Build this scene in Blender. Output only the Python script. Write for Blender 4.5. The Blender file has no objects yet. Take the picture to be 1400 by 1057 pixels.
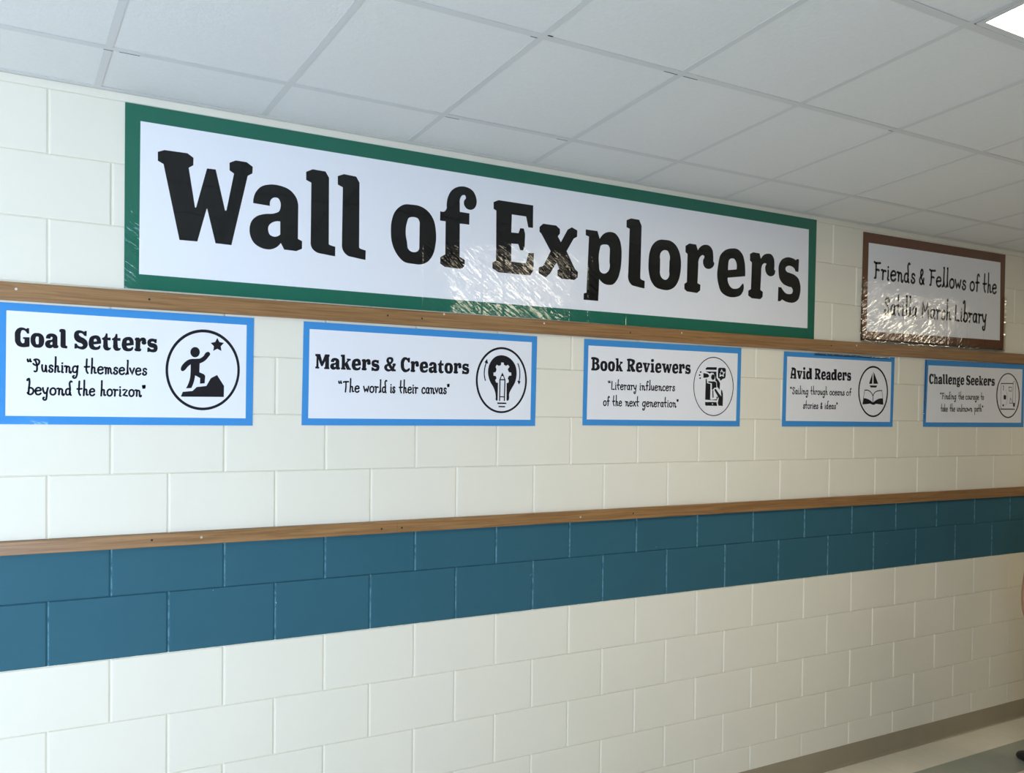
import bpy, bmesh, math, random
from mathutils import Vector, Matrix
from mathutils.geometry import tessellate_polygon

random.seed(7)
S = bpy.context.scene
COL = S.collection
FLOOR_TO_BAND = 1.1414          # height of the lower edge of the teal band above the floor

# ------------------------------------------------------------------ camera
cam_data = bpy.data.cameras.new('camera')
cam = bpy.data.objects.new('camera', cam_data)
COL.objects.link(cam)
cam_data.sensor_fit = 'HORIZONTAL'
cam_data.sensor_width = 36.0
cam_data.lens = 981.4121 / 1400 * 36.0
cam_data.shift_x = (700 - 550.7652) / 1400
cam_data.shift_y = (586.5021 - 528.5) / 1400
cam_data.clip_start = 0.02
_R = (Matrix.Rotation(-0.4134, 3, 'Z') @ Matrix.Rotation(-0.0138, 3, 'X') @ Matrix.Rotation(-0.0086, 3, 'Y'))
_right, _fwd, _up = _R.col[0], _R.col[1], _R.col[2]
_M = Matrix((_right, _up, -_fwd)).transposed().to_4x4()
_M.translation = Vector((-0.0772, -2.813, 0.8872 + FLOOR_TO_BAND))
cam.matrix_world = _M
S.camera = cam

# ------------------------------------------------------------------ world, exposure
S.view_settings.view_transform = 'Standard'
S.view_settings.look = 'None'
S.view_settings.exposure = 0.0
S.view_settings.gamma = 1.0
S.view_settings.use_curve_mapping = False
world = bpy.data.worlds.new('outdoor_sky')
S.world = world
world.use_nodes = True
_bg = world.node_tree.nodes['Background']
_bg.inputs[0].default_value = (0.55, 0.75, 1.0, 1)
_bg.inputs[1].default_value = 1.5

# daylight through two unseen windows, added behind the camera to light the corridor
def daylight(name, loc, sx, sz, power, color):
    l = bpy.data.lights.new(name, 'AREA')
    l.shape = 'RECTANGLE'; l.size = sx; l.size_y = sz
    l.energy = power; l.color = color
    o = bpy.data.objects.new(name, l); COL.objects.link(o)
    o.location = loc
    o.rotation_euler = (math.radians(90), 0, 0)      # faces +Y, into the corridor
    return o
YF = -4.3                                            # inner face of the wall behind the camera
ZC = 2.062 + FLOOR_TO_BAND                           # ceiling height
XL, XR = -6.5, 12.0
ADDED_WINDOWS = [(-5.6, -3.3), (-2.7, -0.4)]                # x ranges of the added windows, set for the wall's light falloff
WIN_Z = (0.85, 1.93)
DAY = (0.60, 0.755, 1.0)
for _i, (_a, _b) in enumerate(ADDED_WINDOWS):
    daylight('daylight', ((_a + _b) / 2, YF - 0.32, sum(WIN_Z) / 2), _b - _a, WIN_Z[1] - WIN_Z[0], 221.0, DAY)

# ------------------------------------------------------------------ outlines of lettering and emblems (metres on the wall, or em units)
GLYPHS = {
    'W': ['0,0.974 0.073,1.005 0.325,1.008 0.393,0.966 0.391,0.879 0.34,0.843 0.413,0.394 0.425,0.396 0.546,0.866 0.646,0.868 0.757,0.402 0.772,0.404 0.859,0.851 0.806,0.882 0.806,0.971 0.879,1.009 1.008,1.008 1.08,0.964 1.077,0.885 1.021,0.847 0.833,0.002 0.648,0.005 0.551,0.397 0.545,0.396 0.44,0.003 0.24,0 0.062,0.844 0,0.873'],
    'a': ['0.04,0.512 0.064,0.634s 0.134,0.72 0.245,0.762 0.373,0.763 0.497,0.723 0.571,0.641 0.595,0.527c 0.593,0.144 0.646,0.119 0.645,0.027 0.575,-0.009 0.421,-0.006 0.38,0.071 0.337,0.021s 0.255,-0.02 0.144,-0.014 0.053,0.036 0.006,0.125 0,0.224 0.026,0.302 0.091,0.364 0.171,0.396 0.303,0.422 0.354,0.451 0.372,0.494 0.369,0.569 0.343,0.608 0.297,0.612 0.259,0.585 0.245,0.503c', '0.371,0.329 0.253,0.291s 0.229,0.26 0.223,0.209 0.244,0.157 0.3,0.138 0.351,0.155 0.372,0.174c'],
    'l': ['0,1.004 0.084,1.048 0.25,1.044 0.296,0.972 0.298,0.143 0.317,0.133 0.384,0.119 0.382,0 0.242,0.013s 0.141,0.027 0.085,0.067 0.063,0.149c 0.067,0.88 0.001,0.904'],
    'o': ['0.199,0.746s 0.289,0.754 0.407,0.752 0.527,0.701 0.614,0.598 0.652,0.447 0.648,0.266 0.606,0.118 0.533,0.027 0.448,-0.014 0.323,-0.02 0.193,-0.005 0.083,0.09 0.018,0.224 0,0.373 0.011,0.515 0.059,0.637 0.122,0.706', '0.229,0.517s 0.252,0.573 0.317,0.595 0.385,0.583 0.412,0.527c 0.41,0.212 0.393,0.159s 0.348,0.136 0.276,0.147 0.24,0.182c 0.229,0.27'],
    'f': ['0.001,0.745 0.066,0.748s 0.096,0.788 0.098,0.849 0.114,0.941 0.175,1.046 0.284,1.109 0.395,1.118 0.5,1.078 0.55,0.992 0.558,0.926 0.531,0.855 0.468,0.819 0.398,0.832 0.363,0.876 0.362,0.925 0.389,0.971 0.375,1.003 0.34,1.001 0.306,0.96 0.297,0.886c 0.299,0.771 0.447,0.768 0.446,0.614 0.3,0.613 0.301,0.162 0.382,0.13 0.379,0.047 0.337,0.007 0.289,0 0.077,0.007 0.009,0.043 0.008,0.127 0.062,0.163 0.083,0.171 0.084,0.618 0,0.617'],
    'E': ['0.009,0.962 0.088,1 0.66,0.999 0.659,0.68 0.58,0.68 0.542,0.828 0.307,0.828 0.301,0.576 0.42,0.579 0.446,0.652 0.506,0.655 0.529,0.579 0.524,0.4 0.498,0.344 0.45,0.344 0.416,0.424 0.303,0.421 0.303,0.169 0.549,0.168 0.588,0.318 0.679,0.324 0.676,0.077 0.62,0.002 0.1,0 0.001,0.047 0,0.128 0.057,0.158 0.053,0.85 0.01,0.869'],
    'x': ['0.008,0.708 0.068,0.76 0.294,0.761 0.36,0.716 0.361,0.651 0.324,0.608 0.379,0.53 0.496,0.725 0.571,0.766 0.668,0.732 0.664,0.639 0.605,0.606 0.48,0.41 0.636,0.163 0.688,0.128 0.682,0.048 0.622,0.004 0.399,0.004 0.327,0.044 0.326,0.121 0.357,0.137 0.309,0.23 0.194,0.058 0.125,0 0.001,0.047 0,0.13 0.076,0.157 0.202,0.382 0.04,0.616 0.009,0.638'],
    'p': ['0.024,0.763 0.238,0.764 0.282,0.652 0.343,0.726s 0.451,0.774 0.57,0.765 0.648,0.692 0.689,0.561 0.695,0.426 0.672,0.22 0.615,0.073 0.54,-0.001 0.464,-0.017 0.363,-0.003 0.282,0.057c 0.267,-0.272 0,-0.271 0.002,-0.178 0.051,-0.164 0.084,0.664 0.025,0.68', '0.283,0.492s 0.304,0.554 0.37,0.579 0.446,0.569 0.472,0.512c 0.467,0.323 0.452,0.193s 0.377,0.146 0.307,0.163 0.279,0.251c'],
    'r': ['0.015,0.726 0.094,0.77 0.236,0.769 0.276,0.681 0.336,0.748s 0.432,0.786 0.529,0.774 0.591,0.714 0.608,0.626 0.609,0.537c 0.632,0.511 0.618,0.465s 0.566,0.421 0.507,0.405 0.432,0.42 0.393,0.472 0.388,0.527 0.413,0.601 0.383,0.615 0.332,0.588 0.296,0.529 0.29,0.451c 0.277,0.157 0.341,0.135 0.335,0.046 0.269,0 0.057,0.008 0.002,0.041 0,0.123 0.052,0.155 0.058,0.599 0.014,0.627'],
    'e': ['0.311,0.777s 0.462,0.772 0.56,0.701 0.611,0.578 0.626,0.463 0.627,0.35c 0.234,0.291 0.235,0.243s 0.268,0.177 0.332,0.13 0.412,0.125 0.491,0.149 0.546,0.2 0.582,0.229c 0.599,0.181s 0.588,0.11 0.525,0.029 0.43,-0.007 0.335,-0.02 0.193,-0.002 0.091,0.053 0.026,0.18 0,0.314 0.02,0.487 0.063,0.64 0.163,0.73', '0.24,0.416 0.243,0.508s 0.257,0.579 0.307,0.612 0.378,0.608 0.419,0.56 0.426,0.445c'],
    's': ['0.423,0.721 0.457,0.744 0.501,0.741 0.492,0.523 0.418,0.524 0.382,0.576s 0.312,0.606 0.226,0.601 0.178,0.569 0.172,0.538 0.202,0.505 0.28,0.488 0.385,0.467 0.491,0.409 0.543,0.304 0.541,0.158 0.491,0.044 0.396,-0.009 0.275,-0.02 0.171,-0.003 0.101,0.021c 0.06,-0.012 0,-0.016 0.006,0.226 0.08,0.224 0.115,0.185s 0.185,0.136 0.271,0.125 0.34,0.145 0.36,0.192 0.338,0.233 0.234,0.255 0.112,0.293 0.034,0.37 0.006,0.475 0.012,0.596 0.069,0.685 0.188,0.744 0.309,0.75 0.396,0.731'],
    'G': ['0.674,0.999 0.68,0.72 0.601,0.732 0.542,0.828s 0.44,0.904 0.339,0.898 0.266,0.763 0.252,0.5 0.267,0.272 0.354,0.162 0.441,0.176 0.479,0.283c 0.479,0.414 0.397,0.426 0.397,0.492 0.704,0.508 0.698,0.097 0.69,0.014 0.558,-0.009 0.325,-0.02s 0.151,0.037 0.035,0.195 0,0.487 0.02,0.782 0.135,0.952 0.295,1.02 0.469,0.988 0.542,0.943c 0.601,0.995'],
    'S': ['0.635,1.003 0.626,0.73 0.527,0.752 0.464,0.84s 0.34,0.901 0.231,0.861 0.232,0.76 0.34,0.664 0.496,0.587 0.636,0.458 0.69,0.29 0.637,0.1 0.466,-0.02 0.249,0.014 0.14,0.06c 0.11,0.018 0.026,0.004 0.032,0.275 0.124,0.269 0.171,0.18s 0.311,0.109 0.435,0.142 0.466,0.228 0.388,0.309 0.186,0.384 0.047,0.513 0,0.73 0.061,0.937 0.216,1.02 0.402,0.997 0.511,0.945c 0.557,0.992'],
    't': ['0.205,0.93 0.27,0.918 0.279,0.695 0.441,0.698 0.442,0.561 0.279,0.562 0.289,0.282s 0.31,0.156 0.369,0.111 0.458,0.131c 0.414,0.033s 0.296,-0.02 0.163,0.006 0.083,0.113 0.074,0.303c 0.073,0.558 0,0.585 0.006,0.656 0.117,0.719s 0.176,0.817'],
    'M': ['0.002,0.986 0.308,1 0.465,0.501 0.659,0.994 0.946,0.986 0.947,0.88 0.903,0.836 0.908,0.117 0.94,0.076 0.94,0 0.6,0.001 0.6,0.085 0.666,0.117 0.671,0.552 0.48,0.186 0.393,0.191 0.201,0.638 0.192,0.133 0.249,0.093 0.249,0.017 0.001,0.021 0,0.105 0.074,0.15 0.091,0.822 0.003,0.882'],
    'k': ['0,1.01 0.259,1.03 0.277,0.439 0.467,0.641 0.421,0.683 0.421,0.761 0.673,0.754 0.673,0.658 0.582,0.637 0.446,0.489 0.618,0.106 0.692,0.079 0.692,0.001 0.427,0 0.287,0.31 0.265,0.309 0.266,0.115 0.326,0.083 0.326,0.009 0.017,0.011 0.016,0.085 0.071,0.117 0.078,0.884 0.001,0.915'],
    '&': ['0.865,0.012 0.61,0.004 0.504,0.044 0.313,-0.02s 0.097,0.061 0,0.256 0.07,0.412 0.25,0.521 0.163,0.724 0.232,0.917 0.423,1 0.64,0.934 0.68,0.767 0.594,0.609 0.476,0.494c 0.597,0.313 0.654,0.434 0.605,0.49 0.715,0.556 0.86,0.544 0.861,0.442 0.799,0.373 0.733,0.194 0.791,0.129 0.864,0.11', '0.4,0.867s 0.496,0.848 0.521,0.752 0.426,0.625 0.344,0.732 0.334,0.82', '0.309,0.39s 0.406,0.248 0.493,0.15 0.359,0.114 0.225,0.176 0.205,0.298'],
    'C': ['0.674,1.004 0.663,0.677 0.558,0.695 0.485,0.822s 0.366,0.883 0.248,0.726 0.227,0.465 0.287,0.207 0.42,0.133 0.563,0.217 0.658,0.264c 0.668,0.155s 0.517,0.019 0.256,-0.02 0.064,0.156 0,0.456 0.035,0.804 0.222,1.02 0.46,1.004 0.517,0.954c 0.579,1.009'],
    'B': ['0,0.999 0.456,1s 0.687,0.905 0.728,0.721 0.593,0.562c 0.756,0.414s 0.79,0.199 0.623,0.057 0.395,0c 0.015,0.005 0.013,0.122 0.103,0.174 0.116,0.851 0.002,0.877', '0.306,0.846 0.444,0.839s 0.506,0.743 0.447,0.642 0.31,0.625c', '0.311,0.502 0.464,0.483s 0.543,0.313 0.469,0.175 0.317,0.145c'],
    'R': ['0.01,0.992 0.504,1s 0.762,0.897 0.749,0.676 0.576,0.493c 0.693,0.22 0.822,0.162 0.8,0.01 0.52,0 0.397,0.191 0.313,0.427 0.274,0.425 0.277,0.187 0.374,0.14 0.376,0.02 0.002,0.02 0,0.126 0.102,0.18 0.091,0.851 0.011,0.886', '0.266,0.858 0.426,0.852s 0.524,0.73 0.446,0.601 0.271,0.57c'],
    'v': ['0,0.747 0.391,0.75 0.393,0.64 0.315,0.607 0.398,0.304 0.511,0.614 0.448,0.642 0.446,0.734 0.705,0.732 0.707,0.622 0.629,0.588 0.443,0.001 0.247,0 0.08,0.616 0.002,0.637'],
    'i': ['0.054,0.737 0.311,0.735 0.322,0.141 0.403,0.1 0.405,0 0.002,0.005 0,0.111 0.096,0.164 0.088,0.601 0.031,0.63', '0.184,1.08s 0.306,1.047 0.323,0.973 0.292,0.897 0.188,0.861 0.083,0.889 0.05,0.962 0.073,1.038'],
    'w': ['0,0.748 0.36,0.75 0.362,0.651 0.306,0.619 0.384,0.313 0.505,0.719 0.666,0.712 0.754,0.295 0.829,0.607 0.78,0.636 0.778,0.741 1.005,0.738 1.006,0.639 0.958,0.612 0.791,0 0.614,0.006 0.528,0.349 0.413,0.018 0.253,0.019 0.082,0.61 0.002,0.638'],
    'A': ['0.151,0.987 0.494,1s 0.689,0.897 0.722,0.682c 0.755,0.155 0.804,0.109 0.806,0.003 0.393,0 0.391,0.096 0.5,0.123 0.496,0.3 0.269,0.303 0.239,0.129 0.309,0.093 0.31,0.007 0.002,0.012 0,0.098 0.088,0.134 0.157,0.71s 0.209,0.832 0.153,0.901c', '0.287,0.452 0.314,0.74s 0.394,0.838 0.465,0.745 0.493,0.449c'],
    'd': ['0.36,1.027 0.718,1.03 0.74,0.103 0.791,0.079 0.793,0.005 0.491,0.006 0.454,0.069 0.277,-0.02s 0.098,0.009 0,0.227 0.014,0.547 0.152,0.724 0.331,0.74 0.418,0.674c 0.413,0.881 0.363,0.904', '0.421,0.546 0.335,0.573s 0.223,0.456 0.227,0.284 0.302,0.158 0.43,0.192c'],
    'n': ['0,0.72 0.2,0.74 0.24,0.66 0.32,0.73s 0.4,0.76 0.5,0.73 0.57,0.62 0.58,0.5c 0.58,0.12 0.64,0.1 0.64,0 0.36,0 0.36,0.1 0.4,0.12 0.4,0.48s 0.37,0.57 0.31,0.58 0.26,0.52 0.25,0.44c 0.25,0.12 0.3,0.1 0.3,0 0.01,0 0.01,0.1 0.07,0.13 0.07,0.58 0,0.62'],
    'h': ['0,1 0.25,1.02 0.25,0.67 0.33,0.73s 0.41,0.76 0.5,0.73 0.57,0.62 0.58,0.5c 0.58,0.12 0.64,0.1 0.64,0 0.36,0 0.36,0.1 0.4,0.12 0.4,0.48s 0.37,0.57 0.31,0.58 0.26,0.52 0.25,0.44c 0.25,0.12 0.3,0.1 0.3,0 0.01,0 0.01,0.1 0.07,0.13 0.07,0.87 0,0.9'],
    'g': ['0,0.48s 0.04,0.64 0.14,0.73 0.28,0.75 0.4,0.7c 0.44,0.84 0.56,0.86 0.54,0.68 0.47,0.64s 0.5,0.5 0.48,0.36 0.4,0.25 0.28,0.22c 0.24,0.16 0.42,0.12s 0.53,0.04 0.55,-0.08 0.46,-0.22 0.28,-0.27 0.1,-0.24 0.02,-0.14 0.06,-0.03 0.1,0c 0.05,0.1s 0.08,0.18 0.13,0.23 0.03,0.33', '0.19,0.48s 0.21,0.58 0.26,0.61 0.31,0.55 0.32,0.45 0.29,0.36 0.25,0.34 0.2,0.4', '0.2,-0.06 0.34,-0.08s 0.38,-0.12 0.34,-0.16 0.26,-0.17 0.18,-0.13'],
}
BANNER_LETTERS = [
    ('W', ['0.1568,3.0083 0.1805,3.0185 0.2623,3.0194 0.2843,3.0057 0.2837,2.9775 0.2671,2.9657 0.2908,2.8201 0.2946,2.8206 0.3341,2.9732 0.3665,2.9741 0.4024,2.8226 0.4075,2.8232 0.4356,2.9683 0.4186,2.9785 0.4184,3.0075 0.4421,3.0198 0.484,3.0194 0.5075,3.0052 0.5064,2.9793 0.4883,2.9671 0.4272,2.6929 0.3671,2.6937 0.3356,2.821 0.3336,2.8208 0.2998,2.6933 0.2348,2.6921 0.177,2.9662 0.1569,2.9755']),
    ('a', ['0.5102,2.865 0.5181,2.9047s 0.5407,2.9327 0.5768,2.9461 0.6183,2.9466 0.6587,2.9334 0.6826,2.9069 0.6903,2.8698c 0.6898,2.7456 0.707,2.7375 0.7065,2.7076 0.684,2.696 0.634,2.6969 0.6204,2.7217 0.6065,2.7055s 0.58,2.6923 0.5438,2.6941 0.5144,2.7105 0.499,2.7395 0.4972,2.7715 0.5058,2.7967 0.5268,2.817 0.5528,2.8273 0.5957,2.8358 0.6123,2.8453 0.6178,2.8591 0.617,2.8836 0.6086,2.8962 0.5936,2.8975 0.5811,2.8887 0.5766,2.8621c', '0.6175,2.8057 0.5794,2.7934s 0.5715,2.7833 0.5696,2.7668 0.5763,2.7497 0.5946,2.7435 0.6112,2.7493 0.6178,2.7552c']),
    ('l', ['0.7219,3.017 0.7492,3.0311 0.8029,3.0299 0.8179,3.0066 0.8187,2.7375 0.8249,2.7342 0.8465,2.7297 0.846,2.691 0.8005,2.6951s 0.7678,2.6997 0.7494,2.7127 0.7424,2.7392c 0.7435,2.9766 0.7221,2.9845']),
    ('l', ['0.8551,3.019 0.8817,3.0307 0.9349,3.028 0.9496,3.0053 0.9501,2.7373 0.9561,2.7331 0.9794,2.7283 0.9788,2.6892 0.93,2.6945s 0.9003,2.6995 0.8825,2.7144 0.8748,2.7434c 0.8771,2.9762 0.8554,2.9843']),
    ('o', ['1.1564,2.9423s 1.1858,2.9449 1.2241,2.944 1.2628,2.9276 1.2913,2.8942 1.3035,2.845 1.3024,2.7865 1.2885,2.7383 1.265,2.7089 1.2372,2.6954 1.1967,2.6935 1.1545,2.6983 1.1188,2.7292 1.0977,2.7726 1.0919,2.8212 1.0956,2.8671 1.1109,2.9069 1.1315,2.9292', '1.1664,2.8679s 1.1738,2.886 1.1948,2.8931 1.2169,2.8892 1.2256,2.871c 1.2249,2.7687 1.2195,2.7516s 1.2047,2.7443 1.1814,2.7477 1.1699,2.7592c 1.1663,2.7875']),
    ('f', ['1.3235,2.9347 1.3446,2.9358s 1.3541,2.9487 1.3548,2.9684 1.3602,2.9984 1.3798,3.0324 1.4152,3.053 1.4512,3.056 1.4854,3.0427 1.5017,3.015 1.5043,2.9934 1.4954,2.9703 1.475,2.9586 1.4522,2.9629 1.4408,2.9773 1.4406,2.9932 1.4495,3.0082 1.4448,3.0187 1.4336,3.018 1.4225,3.0046 1.4196,2.9806c 1.42,2.9431 1.4683,2.9423 1.468,2.8922 1.4206,2.8918 1.4209,2.7455 1.4471,2.735 1.446,2.7083 1.4326,2.6951 1.4169,2.6929 1.348,2.6952 1.3259,2.7068 1.3256,2.7342 1.3431,2.7457 1.3501,2.7484 1.3503,2.8934 1.3231,2.8933']),
    ('E', ['1.5913,3.0078 1.6169,3.02 1.8025,3.0196 1.8024,2.9161 1.7768,2.9161 1.7645,2.9641 1.688,2.9643 1.6861,2.8824 1.7247,2.8834 1.7331,2.9069 1.7525,2.9079 1.7601,2.8832 1.7585,2.8253 1.7499,2.8071 1.7343,2.8072 1.7234,2.8332 1.6868,2.8322 1.6868,2.7504 1.7668,2.7498 1.7794,2.7985 1.8089,2.8007 1.8079,2.7204 1.7895,2.696 1.6209,2.6954 1.5887,2.7107 1.5884,2.7369 1.607,2.7468 1.6058,2.9713 1.5916,2.9776']),
    ('x', ['1.8385,2.9252 1.8582,2.9421 1.9313,2.9422 1.9529,2.9278 1.9532,2.9067 1.9411,2.8928 1.9589,2.8672 1.9971,2.9307 2.0212,2.9441 2.0527,2.9327 2.0516,2.9027 2.0324,2.8921 1.9918,2.8283 2.0423,2.7481 2.0592,2.7368 2.0575,2.711 2.0378,2.6964 1.9654,2.6966 1.9422,2.7094 1.9418,2.7347 1.952,2.7398 1.9362,2.77 1.899,2.714 1.8765,2.6952 1.8363,2.7105 1.836,2.7376 1.8608,2.7461 1.9016,2.8192 1.8488,2.8951 1.8388,2.9023']),
    ('p', ['2.1017,2.9433 2.1711,2.9434 2.1856,2.9073 2.2053,2.9312s 2.2404,2.9468 2.2789,2.9437 2.3042,2.9201 2.3177,2.8776 2.3195,2.8337 2.3122,2.7669 2.2936,2.719 2.2691,2.695 2.2445,2.6899 2.2117,2.6946 2.1853,2.7141c 2.1805,2.6073 2.0939,2.6074 2.0945,2.6375 2.1104,2.6422 2.1212,2.9111 2.1021,2.9163', '2.1859,2.8553s 2.1926,2.8755 2.2142,2.8834 2.2388,2.8803 2.2473,2.8615c 2.2455,2.8002 2.2407,2.7582s 2.2164,2.7429 2.1935,2.7483 2.1844,2.777c']),
    ('l', ['2.3478,3.0167 2.3752,3.0284 2.4262,3.0278 2.4427,2.9998 2.4385,2.7404 2.4443,2.7333 2.4668,2.728 2.4657,2.6911 2.4118,2.6966s 2.3834,2.7023 2.3673,2.7187 2.3617,2.7492c 2.3676,2.9766 2.3478,2.9823']),
    ('o', ['2.5662,2.9446s 2.5934,2.9465 2.6277,2.9459 2.6625,2.931 2.6886,2.9002 2.702,2.8556 2.7012,2.7989 2.689,2.7519 2.6641,2.7163 2.6276,2.6968 2.5751,2.695 2.5366,2.7041 2.5092,2.7296 2.4919,2.7766 2.4897,2.8282 2.4956,2.8737 2.515,2.9138 2.5415,2.9357', '2.5648,2.8459 2.5674,2.8775s 2.5875,2.8935 2.6126,2.8925 2.6234,2.8796 2.6259,2.8413c 2.625,2.7885 2.6219,2.7602s 2.6061,2.7466 2.5856,2.7483 2.5694,2.7626 2.5644,2.7901c']),
    ('r', ['2.7324,2.9313 2.7581,2.9457 2.8041,2.9452 2.8171,2.9168 2.8368,2.9386s 2.8679,2.9508 2.8995,2.9469 2.9194,2.9273 2.9248,2.8989 2.9254,2.8699c 2.9329,2.8616 2.9283,2.8466s 2.9115,2.8324 2.8921,2.827 2.8678,2.832 2.8554,2.8488 2.8536,2.8666 2.8618,2.8908 2.8521,2.8953 2.8354,2.8864 2.8238,2.8674 2.8218,2.8421c 2.8174,2.7467 2.8382,2.7395 2.8363,2.7106 2.8151,2.6956 2.7462,2.6981 2.7281,2.7091 2.7276,2.7357 2.7443,2.7459 2.7464,2.8901 2.7321,2.8993']),
    ('e', ['3.0553,2.9508s 3.1043,2.9495 3.136,2.9263 3.1525,2.8863 3.1575,2.849 3.1577,2.8123c 3.0304,2.7933 3.0307,2.7776s 3.0414,2.7561 3.0622,2.7409 3.088,2.7392 3.1137,2.747 3.1316,2.7635 3.1434,2.7732c 3.1489,2.7574s 3.1452,2.7344 3.1249,2.7082 3.094,2.6964 3.0632,2.6922 3.017,2.6981 2.9837,2.716 2.9627,2.757 2.9543,2.8008 2.9607,2.857 2.9749,2.9066 3.0072,2.9358', '3.0321,2.8338 3.033,2.8638s 3.0377,2.8866 3.0538,2.8975 3.077,2.896 3.0902,2.8804 3.0925,2.843c']),
    ('r', ['3.1909,2.9356 3.2144,2.9467 3.2624,2.9454 3.2738,2.917 3.2921,2.938s 3.3243,2.95 3.3542,2.948 3.3739,2.9268 3.3783,2.9001 3.3768,2.869c 3.3852,2.862 3.3812,2.8442s 3.3623,2.8309 3.3405,2.829 3.3186,2.8406 3.309,2.8589 3.3095,2.8821 3.3163,2.8935 3.3038,2.8961 3.2878,2.8877 3.2791,2.8677 3.2779,2.8485c 3.2731,2.7484 3.2927,2.7384 3.29,2.7113 3.2731,2.6978 3.2091,2.6983 3.1824,2.7108 3.1829,2.7374 3.2018,2.7465 3.2061,2.8914 3.1916,2.8996']),
    ('s', ['3.5464,2.9364 3.5576,2.9438 3.5719,2.9428 3.569,2.8719 3.5451,2.8725 3.5334,2.8892s 3.5106,2.8988 3.4825,2.8974 3.4671,2.887 3.4651,2.877 3.4748,2.8662 3.5002,2.8606 3.5342,2.8538 3.5687,2.8352 3.5855,2.801 3.5849,2.7535 3.5686,2.7167 3.5377,2.6994 3.4983,2.6958 3.4646,2.7011 3.4422,2.7092c 3.4285,2.6985 3.4092,2.697 3.4113,2.7758 3.4351,2.775 3.4465,2.7622s 3.4692,2.7464 3.4973,2.7428 3.5196,2.7492 3.5261,2.7647 3.519,2.7779 3.4851,2.7849 3.4457,2.7973 3.4202,2.8224 3.4112,2.8566 3.413,2.8956 3.4318,2.9246 3.4703,2.9439 3.5095,2.9458 3.5379,2.9395']),
]
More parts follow.
